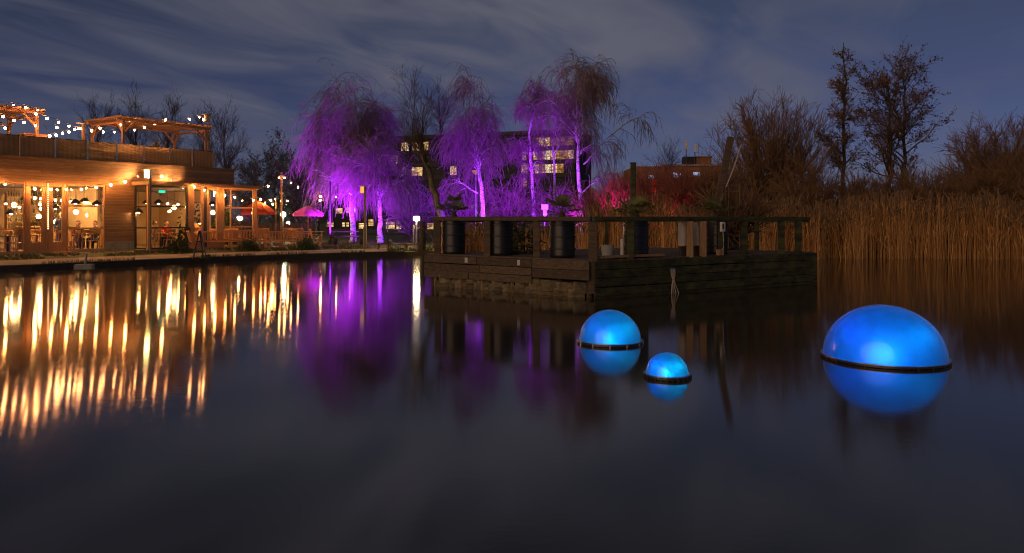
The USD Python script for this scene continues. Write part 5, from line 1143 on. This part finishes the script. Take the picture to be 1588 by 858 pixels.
def bare(label, px, y, trunk_px, r0, seed, mw='darkbark', mc='darktwig', n1=16, n2=150, n3=900, l1=(2, 3.6), l2=(0.7, 1.7), l3=(0.3, 0.9), ang=(0.35, 0.8), low=0.35, up=0.3, grav=-0.02, name='bare_tree', group=None, leaves=None, sh=None, rmin=0.006, bz=None):
    g = np.random.default_rng(seed); b = at_depth(px, 338, y); base = np.array([b[0], b[1], gz(10) if bz is None else bz])
    pts = [np.zeros(3)] + [local(qx, qy, y, base) + [0, g.normal(0, 0.1), 0] for qx, qy in trunk_px]
    T = polyline_trunk(pts, r0, 0.02, 16, g, 0.05)
    B1 = grow(*T, n1, g, low, 0.98, ang, l1, 8, 0.5, grav=grav, wob=0.13, up=up, tip=0.2, rmin=0.012, shape=sh)
    B2 = grow(*B1, n2, g, 0.2, 1.0, (0.35, 0.9), l2, 6, 0.55, grav=grav, wob=0.15, up=up * 0.6, tip=0.3, rmin=0.008)
    B3 = grow(*B2, n3, g, 0.2, 1.0, (0.3, 0.9), l3, 4, 0.6, grav=grav, wob=0.18, up=up * 0.5, tip=0.5, rmin=rmin)
    ex = None
    if leaves:
        mk, nl, sz = leaves; k = g.integers(0, len(B3[0]), nl); q = B3[0][k, g.integers(1, 5, nl)] + g.normal(0, 0.05, (nl, 3)); a = g.normal(0, 1, (nl, 3)); a /= np.linalg.norm(a, axis=1, keepdims=True); bb = np.cross(a, g.normal(0, 1, (nl, 3))); bb /= np.linalg.norm(bb, axis=1, keepdims=True)
        s_ = sz * g.uniform(0.5, 1.3, nl)[:, None]; V = np.stack([q - a * s_, q + bb * s_ * .6, q + a * s_, q - bb * s_ * .6], 1).reshape(-1, 3); i0 = np.arange(nl)[:, None] * 4
        ex = ((V, np.vstack([i0 + [[0, 1, 2]], i0 + [[0, 2, 3]]])), mk)
    return put_tree(name, label, base, [(*T, 9), (*B1, 5)], [(*B2, 3), (*B3, 3)], mw, mc, group, ex)
bare('dark leaning tree with a thick trunk between the two groups of birches', 692, 42.0, [(686, 340), (672, 290), (660, 250), (655, 235), (652, 212), (655, 190)], 0.29, 201, low=0.55, n1=9, n2=90, n3=480, l1=(1.4, 2.8), ang=(0.25, 0.6), up=0.5)
bare('dark bare tree behind the leaning trunk, right part of the gap', 700, 58.0, [(690, 260), (684, 200), (680, 150)], 0.2, 202, n1=18, n2=180, n3=900)
bare('dark bare tree behind the reddish birch, left part of the gap', 632, 60.0, [(634, 280), (638, 220), (642, 165)], 0.2, 203, n1=18, n2=170, n3=800)
for k, (px, top, sp, nm) in enumerate(((152, 198, 60, 'above the middle of the roof terrace'), (212, 186, 64, 'left of the right pergola'), (262, 196, 62, 'behind the right pergola'), (318, 212, 66, 'behind the right end of the roof fence'), (348, 222, 62, 'right of the café roof, lowest of the row'))):
    bare('dark bare tree far behind the café, ' + nm, px, sp, [(px + 2, 280), (px - 2, 230), (px + 1, top)], 0.2, 210 + k, n1=20, n2=190, n3=1000, l1=(1.6, 3.0), l2=(0.8, 1.8), ang=(0.2, 0.55), up=0.6, group='bare trees behind the café', rmin=0.008)
for k, (px, top, y, nm, w_) in enumerate(((395, 268, 60, 'left of the festoon mast', 2.6), (425, 246, 64, 'behind the festoon mast', 3.0), (462, 262, 58, 'right of the festoon mast', 2.6), (492, 285, 62, 'behind the pink parasol', 2.8))):
    bare('dark dense bushy tree ' + nm, px, y, [(px, 310), (px + 2, (top + 310) / 2), (px, top + 12)], 0.2, 220 + k, n1=26, n2=260, n3=1500, l1=(1.2, w_), l2=(0.6, 1.5), l3=(0.3, 0.8), low=0.08, ang=(0.5, 1.1), up=0.3, name='bushy_tree', leaves=('shrub', 2600, 0.09), group='dark trees behind the terrace')
# right bank
def vase(label, px, y, half, h, seed, stems, mk='browntwig', n2=420, n3=2600, name='bush_tree', bz=0.3, group=None, spread=0.75, hang=0.0, lean=0.0, rm=0.010):
    """many stems fanning out from one foot"""
    g = np.random.default_rng(seed); b = at_depth(px, 338, y); base = np.array([b[0], b[1], bz]); K = stems
    az = g.uniform(0, 2 * PI, K); rad = g.uniform(0.1, 1.0, K) ** 0.6; hh = h * (1 - 0.45 * rad ** 2.2) * g.uniform(0.82, 1.0, K)
    t = np.linspace(0, 1, 10)[None, :]; x = (half * rad)[:, None] * (t ** (1.25)) * np.cos(az)[:, None] + lean * t ** 2; yy = (half * 0.7 * rad)[:, None] * (t ** 1.25) * np.sin(az)[:, None]
    P = np.stack([x, yy, hh[:, None] * t ** 0.92 + 0 * x], 2); P[:, 0] += g.normal(0, 0.18, (K, 3)) * [1, 1, 0]; P[:, 1:] += np.cumsum(g.normal(0, 0.035, (K, 9, 3)), axis=1)
    R = np.linspace(0.055, 0.012, 10)[None] * g.uniform(0.7, 1.4, (K, 1)); B1 = (P, R)
    B2 = grow(*B1, n2, g, 0.22, 1.0, (0.25, 0.8), (0.5, 1.5), 6, 0.6, grav=hang - 0.02, wob=0.15, up=0.3, tip=0.35, rmin=0.012)
    B3 = grow(*B2, n3, g, 0.15, 1.0, (0.3, 1.0), (0.25, 0.8), 4, 0.7, grav=hang, wob=0.18, up=0.15, tip=0.5, rmin=rm)
    o = thing(name, label, 'tree', base, 0, group)
    part('stem', tubes_cat([(*B1, 5)]), M['darkbark'], o); part('crown', tubes_cat([(*B2, 3), (*B3, 3)]), M[mk], o)
vase('broad many stemmed bare bush tree behind the reeds right of the leaning beam', 1192, 44.0, 3.9, 9.0, 301, 80, n2=1500, n3=9000)
g_ = np.random.default_rng(9)
shc = lambda t: 1.3 - 1.25 * t
bare('tall pointed tree with level branches, highest on the right bank', 1306, 44.0, [(1307, 280), (1306, 200), (1308, 130), (1308, 66)], 0.15, 302, n1=46, n2=560, n3=2600, l1=(1.1, 2.3), l2=(0.25, 0.75), l3=(0.12, 0.35), ang=(1.1, 1.5), low=0.34, up=0.2, grav=0.01, name='pointed_tree', mc='browntwig', leaves=('conleaf', 2200, 0.06), sh=shc, rmin=0.009)
shb = lambda t: 0.4 + 0.9 * np.sin(np.clip(t, 0, 1) * 3.0)
bare('round crowned alder with dark cone clusters, left stem of the pair on the right bank', 1381, 45.0, [(1382, 280), (1380, 220), (1376, 160), (1376, 112)], 0.16, 303, n1=30, n2=300, n3=1500, l1=(1.3, 2.5), l2=(0.5, 1.3), l3=(0.2, 0.6), ang=(0.7, 1.2), low=0.24, up=0.15, name='alder_tree', mc='browntwig', leaves=('conleaf', 3600, 0.06), sh=shb, rmin=0.009)
bare('round crowned alder with dark cone clusters, right stem of the pair on the right bank', 1401, 46.0, [(1400, 280), (1402, 220), (1404, 160), (1402, 104)], 0.17, 304, n1=34, n2=360, n3=1700, l1=(1.6, 3.0), l2=(0.5, 1.4), l3=(0.2, 0.6), ang=(0.7, 1.2), low=0.24, up=0.12, name='alder_tree', mc='browntwig', leaves=('conleaf', 4600, 0.06), sh=shb, rmin=0.009)
vase('dense fine twigged bare tree at the right edge of the picture', 1545, 43.0, 3.2, 7.4, 305, 56, n2=1200, n3=8000, hang=0.06)
vase('dim bare bush between the alder pair and the right edge tree', 1470, 47.0, 2.2, 4.6, 306, 26, n2=300, n3=1700)
for k, (px, y, half, h, nm) in enumerate(((640, 47, 1.6, 3.2, 'between the short birch and the leaning tree'), (718, 48, 1.9, 3.6, 'left of the bowl lamp'), (792, 49.5, 1.9, 3.9, 'between the slender and the thin birch'), (862, 50, 1.9, 3.6, 'between the thin and the tallest birch'))):
    vase('purple lit bare bush on the lawn ' + nm, px, y, half, h, 380 + k, 26, 'birchtwig', 300, 1500, 'lawn_bush', 0.36, 'bare bushes under the birches', hang=0.08)
# undergrowth behind the reeds
for k, (px, y, half, h, mk, nm) in enumerate(((1030, 41, 2.3, 3.9, 'redtwig', 'left of the leaning beam, glowing red'), (985, 42, 2.0, 3.6, 'redtwig', 'behind the tall thin post, glowing pink'), (1075, 44, 2.2, 4.2, 'redtwig', 'below the far brick building'), (940, 43, 1.9, 3.2, 'redtwig', 'below the tallest birch, magenta'), (1120, 41, 1.9, 4.0, 'browntwig', 'at the foot of the leaning beam'),
        (1255, 41, 2.2, 4.0, 'browntwig', 'left of the pointed tree'), (1340, 42, 2.1, 3.6, 'browntwig', 'between the pointed tree and the alders'), (1420, 41.5, 2.1, 3.7, 'browntwig', 'right of the alders'), (1510, 41, 2.2, 4.0, 'browntwig', 'in front of the right edge tree'), (1585, 40, 2.2, 4.2, 'browntwig', 'cut by the right edge of the picture'))):
    vase('bare shrub behind the reeds ' + nm, px, y, half, h, 320 + k, 34, mk, 600, 3800, 'bare_shrub', 0.3, 'bare shrubs behind the reeds')
bare('small dark spreading tree against the sky left of the far antennas', 1035, 62.0, [(1034, 290), (1032, 262)], 0.14, 340, n1=20, n2=150, n3=700, l1=(1.2, 3.0), ang=(0.6, 1.2), low=0.3, up=0.4)
# twiggy vines by the leaning beam
q = at_depth(1135, 338, 23.6); vase('brown tangled climber at the foot of the leaning beam', 1138, 23.4, 0.75, 1.15, 351, 22, 'browntwig', 160, 700, 'climber', DZ, None)

# ------------------------------------------------------------------ reeds
def reeds(name, label, segs, dens, h, seed, depth=(0, 3.4)):
    dens *= 1.5
    g = np.random.default_rng(seed); pts = []
    for (x0, y0), (x1, y1) in segs:
        L = math.hypot(x1 - x0, y1 - y0); n_ = int(L * (depth[1] - depth[0]) * dens); t = g.uniform(0, 1, n_); o = g.uniform(depth[0], depth[1], n_)
        nx, ny = -(y1 - y0) / L, (x1 - x0) / L; pts.append(np.c_[x0 + (x1 - x0) * t + nx * o, y0 + (y1 - y0) * t + ny * o + 0.35 * np.sin(3.1 * (x0 + (x1 - x0) * t)) * (1 - o / depth[1])])
    p = np.vstack(pts); gap = meshkit.fbm(np.c_[p * 1.3, np.zeros(len(p))], 3, 17); p = p[gap > g.uniform(0.30, 0.52, len(p))]; n_ = len(p); cl = meshkit.fbm(np.c_[p * 0.55, np.zeros(n_)], 3, 7)
    H = h * (0.62 + 0.7 * cl) * g.uniform(0.6, 1.08, n_); a = g.uniform(0, 6.28, n_); ln = np.where(g.uniform(0, 1, n_) < 0.07, g.uniform(0.3, 0.9, n_), np.abs(g.normal(0, 0.13, n_))); d = np.c_[np.cos(a), np.sin(a)] * ln[:, None]
    t = np.array([0, 0.35, 0.7, 1.0]); P = np.zeros((n_, 4, 3)); P[:, :, :2] = p[:, None] + d[:, None] * H[:, None, None] * (t ** 1.6)[None, :, None]; P[:, :, 2] = H[:, None] * t[None] - 0.1
    R = 0.011 * np.array([1, 0.9, 0.7, 0.4])[None] * g.uniform(0.7, 1.3, (n_, 1)); m = MB().add(*tubes(P, R, 3))
    k = g.integers(0, n_, n_ * 2); tt = g.uniform(0.15, 0.85, len(k)); idx = tt * 3; i_ = np.minimum(idx.astype(int), 2); fr = (idx - i_)[:, None]
    S = P[k, i_] * (1 - fr) + P[k, i_ + 1] * fr; az = g.uniform(0, 6.28, len(k)); e_ = np.c_[np.cos(az), np.sin(az), np.zeros(len(k))]; LL = g.uniform(0.25, 0.6, len(k))[:, None]
    w_ = np.c_[-e_[:, 1], e_[:, 0], np.zeros(len(k))] * 0.016; mid = S + e_ * LL * 0.4 + [0, 0, 0.16]; tip = S + e_ * LL * 0.8 + np.array([0, 0, 1.0]) * g.uniform(-0.25, 0.25, len(k))[:, None]
    V = np.stack([S - w_ * .6, S + w_ * .6, mid + w_, mid - w_, tip], 1).reshape(-1, 3); o = np.arange(len(k))[:, None] * 5
    m.add(V, np.concatenate([o + [[0, 1, 2]], o + [[0, 2, 3]], o + [[3, 2, 4]]])); 
    o_ = thing(name, label, 'reeds', (0, 0, 0), kind='stuff'); part('stalks', m, M['reed'], o_, kind='stuff')
    k = np.where(g.uniform(0, 1, n_) < 0.6)[0]; T = P[k, 3]; dr_ = np.c_[d[k] * 2.5 + g.normal(0, 0.15, (len(k), 2)), np.full(len(k), 0.55)]; Q = np.stack([T - [0, 0, 0.12], T + dr_ * 0.22, T + dr_ * 0.42 - [0, 0, 0.04]], 1)
    part('plumes', tubes(Q, np.array([[0.012, 0.034, 0.006]]) * g.uniform(0.7, 1.3, (len(k), 1)), 4), M['plume'], o_, kind='stuff')
SP = [(on_ground(px, py)[:2]) for px, py in ((1262, 402.5), (1340, 402), (1430, 402), (1520, 402.5), (1588, 403), (1660, 403))]
reeds('reed_bed', 'tall dry brown reeds along the right bank of the pond', list(zip(SP[:-1], SP[1:])) + [(SP[-1], np.array([40., 27.]))], 66, 2.7, 401, (0, 4.0))
SQ = [np.array(p) for p in ((3.2, 36.6), (6.5, 36.0), (10.5, 34.8), (14.6, 34.0))]
reeds('reed_bed', 'tall dry reeds behind the jetty rail', list(zip(SQ[:-1], SQ[1:])), 66, 2.45, 402, (0, 3.6))
SL = [np.array(p) for p in ((-3.2, 35.8), (0.0, 37.2), (3.2, 37.0))]
reeds('reed_bed', 'low reddish reeds on the bank seen between the jetty barrels', list(zip(SL[:-1], SL[1:])), 70, 1.55, 403, (0.1, 2.2))

# ------------------------------------------------------------------ far buildings
OA, OB = np.array([(478 - CX) / F * 188.0, 188.0]), np.array([(891 - CX) / F * 165.0, 165.0])
od = (OB - OA); OL = np.linalg.norm(od); od /= OL; OROT = math.atan2(od[1], od[0])
off = thing('office_building', 'long dark office block behind the birches with some lit windows', 'office building', (OA[0], OA[1], 0.4), OROT)
OH = 20.4; FLH = 3.02; DP = 16.0; ocut = [OL - 0.001]
part('wall', MB().box(0, OL, 0.3, DP, 0, OH), M['office'], off)
part('roof_edge', MB().box(-0.3, OL + 0.3, -0.25, DP + 0.3, OH + 0.002, OH + 0.9, 0.05), M['officeband'], off)
def o_at(px):
    k = (px - CX) / F; return (k * OA[1] - OA[0]) / (od[0] - k * od[1])
lit = [(0, 826, 890), (0, 621, 664), (0, 512, 531), (0, 534, 553), (0, 557, 570), (1, 826, 897), (1, 809, 816), (1, 606, 617), (2, 826, 874), (2, 621, 655), (2, 697, 708), (2, 808, 818), (3, 487, 505), (3, 519, 523), (3, 810, 817), (4, 540, 556), (4, 700, 712), (5, 520, 545), (5, 730, 741)]
dim = []
go = np.random.default_rng(4)
for r in range(6):
    ztop = OH - 0.75 - r * FLH; z0_, z1_ = ztop - 2.0, ztop
    part('floor_band', MB().box(-0.1, OL + 0.1, -0.16, 0.28, z0_ - FLH + 2.0 + 0.02, z0_ - 0.01, 0.02), M['officeband'], off)
    edges = []
    for rr, a, b in lit:
        if rr == r: edges.append((max(0.2, o_at(a)), min(OL - 0.2, o_at(b)), True))
    edges.sort(); cur = 0.2; allw = []
    for a, b, _ in edges:
        while a - cur > 1.9: allw.append((cur + 0.05, min(cur + 3.0, a - 0.08), False)); cur = min(cur + 3.05, a - 0.03) if a - cur > 3.05 else a
        k = max(1, round((b - a) / 1.45))
        for i_ in range(k): allw.append((a + (b - a) * i_ / k + 0.05, a + (b - a) * (i_ + 1) / k - 0.05, True))
        cur = b + 0.08
    while OL - cur > 1.9: allw.append((cur + 0.05, min(cur + 3.0, OL - 0.1), False)); cur += 3.05
    for a, b, on in allw:
        if b - a < 0.35: continue
        room = M[('officelight', 'officelight', 'officelight2', 'officelight3')[int(go.integers(0, 4))]]
        fr = part('window', MB().box(a - 0.04, a, 0.12, 0.26, z0_, z1_).box(b, b + 0.04, 0.12, 0.26, z0_, z1_).box(a, b, 0.13, 0.25, z0_ + 0.62, z0_ + 0.70), M['office'], off)
        part('pane', MB().box(a, b, 0.2, 0.24, z0_, z0_ + 0.619).box(a, b, 0.2, 0.24, z0_ + 0.701, z1_), room if on else M['darkglass'], fr)
# lit stair window strip at the foot of the block
st = o_at(744); strip_ = part('stair_window', MB().box(st - 0.06, st, -0.3, -0.1, 0.2, 7.2).box(st + 1.25, st + 1.31, -0.3, -0.1, 0.2, 7.2), M['office'], off)
for k in range(11): part('pane', MB().box(st, st + 1.25, -0.26, -0.2, 0.25 + k * 0.62, 0.73 + k * 0.62), M['officelight'], strip_)
# low glazed ground floor far behind the lawn
lw = thing('low_glass_building', 'low building with a row of lit ground floor windows far behind the lawn', 'building', at_depth(505, 338, 95) * [1, 1, 0] + [0, 0, 0.42])
Wd = (680 - 505) / F * 95
part('wall', MB().box(0, Wd, 0.2, 6, 0, 4.3), M['office'], lw); part('roof', MB().box(-0.3, Wd + 0.3, -0.2, 6.2, 4.302, 4.6), M['officeband'], lw)
gl_ = np.random.default_rng(77)
for px0, px1, py0, py1 in ((520, 531, 323, 331), (536, 552, 322, 330), (556, 568, 346, 357), (530, 541, 345, 352), (598, 612, 344, 356), (614, 622, 341, 358), (627, 634, 340, 365), (571, 579, 340, 350), (507, 517, 344, 352), (640, 655, 352, 362), (662, 672, 346, 356)):
    x0, x1 = (px0 - 505) / F * 95, (px1 - 505) / F * 95; z0_, z1_ = 1.48 - (py1 - 338) / F * 95, 1.48 - (py0 - 338) / F * 95
    fr = part('window', MB().box(x0 - 0.06, x0, 0.06, 0.19, z0_, z1_).box(x1, x1 + 0.06, 0.06, 0.19, z0_, z1_).box(x0, x1, 0.06, 0.19, z1_, z1_ + 0.06), M['officeband'], lw)
    k = max(1, int((x1 - x0) / 0.5))
    for i_ in range(k): part('pane', MB().box(x0 + (x1 - x0) * i_ / k + 0.02, x0 + (x1 - x0) * (i_ + 1) / k - 0.02, 0.12, 0.18, z0_, z1_ - 0.01), M['officelight'], fr)
for k, (px, py, d_) in enumerate(((619, 344, 80), (634, 341, 82), (601, 350, 78))):
    b = at_depth(px, py, d_); o = thing('far_lamp_post', 'thin pale post on the far lawn, ' + ('left of the park lamp', 'closest to the park lamp', 'farthest left of three')[k], 'post', (b[0], b[1], 0.4)); part('pole', MB().tube([(0, 0, 0), (0, 0, b[2] + 0.2)], 0.07, 6), M['white_plastic'], o); part('head', MB().box(-0.16, 0.16, -0.08, 0.08, b[2] + 0.2, b[2] + 0.3, 0.02), M['greysteel'], o)
# far brick house with rooftop antennas on the right
bd = 120.0; bx = lambda px: (px - CX) / F * bd; bzz = lambda py: EYE - (py - CY) / F * bd
bk = thing('brick_house', 'far brick building with a raised brick block and antennas on its roof', 'building', (0, 0, 0))
part('wall', MB().box(bx(985), bx(1120), bd, bd + 12, 0, bzz(258)), M['brick'], bk)
part('roof_parapet', MB().box(bx(1030), bx(1122), bd - 0.2, bd + 12, bzz(258) + 0.002, bzz(255), 0.03), M['plinth'], bk)
part('roof_block', MB().box(bx(1083), bx(1106), bd + 1, bd + 4, bzz(255) + 0.002, bzz(243)), M['brick'], bk)
part('roof_slab', MB().box(bx(1081), bx(1107), bd + 0.8, bd + 4.2, bzz(243) + 0.002, bzz(241.5), 0.02), M['plinth'], bk)
part('plant_unit', MB().box(bx(1064), bx(1080), bd + 1.2, bd + 3, bzz(255) + 0.003, bzz(242), 0.05), M['blacksteel'], bk)
for k, (px, t_, b_) in enumerate(((1065.5, 219, 232), (1079, 223, 236), (1085, 222, 236))):
    an = part('antenna_mast', MB().tube([(bx(px), bd + 0.6, bzz(255) + 0.1), (bx(px), bd + 0.6, bzz(t_))], 0.08 if k < 2 else 0.03, 6), M['blacksteel'], bk)
    if k < 2: part('antenna', MB().box(bx(px - 2), bx(px + 2), bd + 0.2, bd + 0.5, bzz(b_), bzz(t_), 0.04), M['white_plastic'], an)
for px0, px1, py0, py1 in ((1005, 1013, 272, 278), (1043, 1056, 268, 276), (1075, 1086, 267, 272)):
    fr = part('window', MB().box(bx(px0) - 0.06, bx(px0), bd - 0.1, bd - 0.002, bzz(py1), bzz(py0)).box(bx(px1), bx(px1) + 0.06, bd - 0.1, bd - 0.002, bzz(py1), bzz(py0)), M['officeband'], bk)
    part('pane', MB().box(bx(px0), bx(px1), bd - 0.06, bd - 0.004, bzz(py1), bzz(py0)), M['coldlight'], fr)

# ------------------------------------------------------------------ flood lamps that colour the trees
def flood(label, loc, target, color, power, cone=36.0, r=0.10):
    loc, target = np.asarray(loc, float), np.asarray(target, float); o = thing('flood_lamp', label, 'flood lamp', loc, 0, 'coloured flood lamps on the lawn')
    d = target - loc; d /= np.linalg.norm(d); a, b = frame_of(d); a, b = np.asarray(a), np.asarray(b)
    hv = MB().lathe([(0.05, -0.24), (0.10, -0.22), (0.16, -0.02), (0.165, 0.02), (0.15, 0.02), (0.14, -0.02), (0.05, -0.05)], 16, close=True).out()
    part('housing', (hv[0] @ np.array([a, b, d]), hv[1]), M['blacksteel'], o, smooth=40)
    part('bracket', MB().beam((0, 0, -loc[2] + gz(8)), (0, 0, -0.02), 0.05, 0.03), M['blacksteel'], o)
    L = UsdLux.SphereLight.Define(stage, str(o.GetPath()) + '/lens'); L.CreateRadiusAttr(r); L.CreateColorAttr(Gf.Vec3f(*color)); L.CreateIntensityAttr(power); L.CreateNormalizeAttr(False)
    sp_ = UsdLux.ShapingAPI.Apply(L.GetPrim()); sp_.CreateShapingConeAngleAttr(cone); sp_.CreateShapingConeSoftnessAttr(0.7)
    m = np.eye(4); m[0, :3], m[1, :3], m[2, :3], m[3, :3] = a, np.cross(-d, a), -d, d * 0.15
    L.AddTransformOp().Set(Gf.Matrix4d(*m.ravel().tolist()))
PUR, VIO, MAG, RED = (0.34, 0.012, 1.0), (0.24, 0.012, 1.0), (0.85, 0.02, 0.55), (1.0, 0.03, 0.10)
tp_ = lambda px, py, y: at_depth(px, py, y)
fl = lambda px, y, z=0.62: np.array([(px - CX) / F * y, y, z])
flood('purple flood lamp in the grass left of the big weeping birch', fl(520, 41.5), tp_(516, 240, 48), PUR, 37000, 31.0)
flood('purple flood lamp in the grass before the foot of the big weeping birch', fl(560, 40.8), tp_(545, 255, 48), PUR, 19000)
flood('violet flood lamp in the grass before the short birch', fl(603, 40.2), tp_(592, 300, 46), VIO, 12500)
flood('violet flood lamp left of the slender forked birch', fl(716, 40.5), tp_(715, 275, 46), VIO, 17000)
flood('purple flood lamp before the slender forked birch', fl(770, 40.5), tp_(745, 268, 46), PUR, 17000)
flood('purple flood lamp before the thin birch', fl(822, 43.5), tp_(824, 255, 50), PUR, 15000)
flood('purple flood lamp before the tallest birch', fl(890, 41.5), tp_(898, 262, 48), PUR, 15000)
flood('magenta flood lamp among the shrubs right of the tallest birch', fl(965, 40.0, 0.8), tp_(972, 290, 43), MAG, 5500)
flood('red flood lamp among the shrubs behind the tall thin post', fl(1025, 39.2, 0.8), tp_(1030, 292, 42), RED, 5000)
print('prims', len(list(stage.Traverse())))
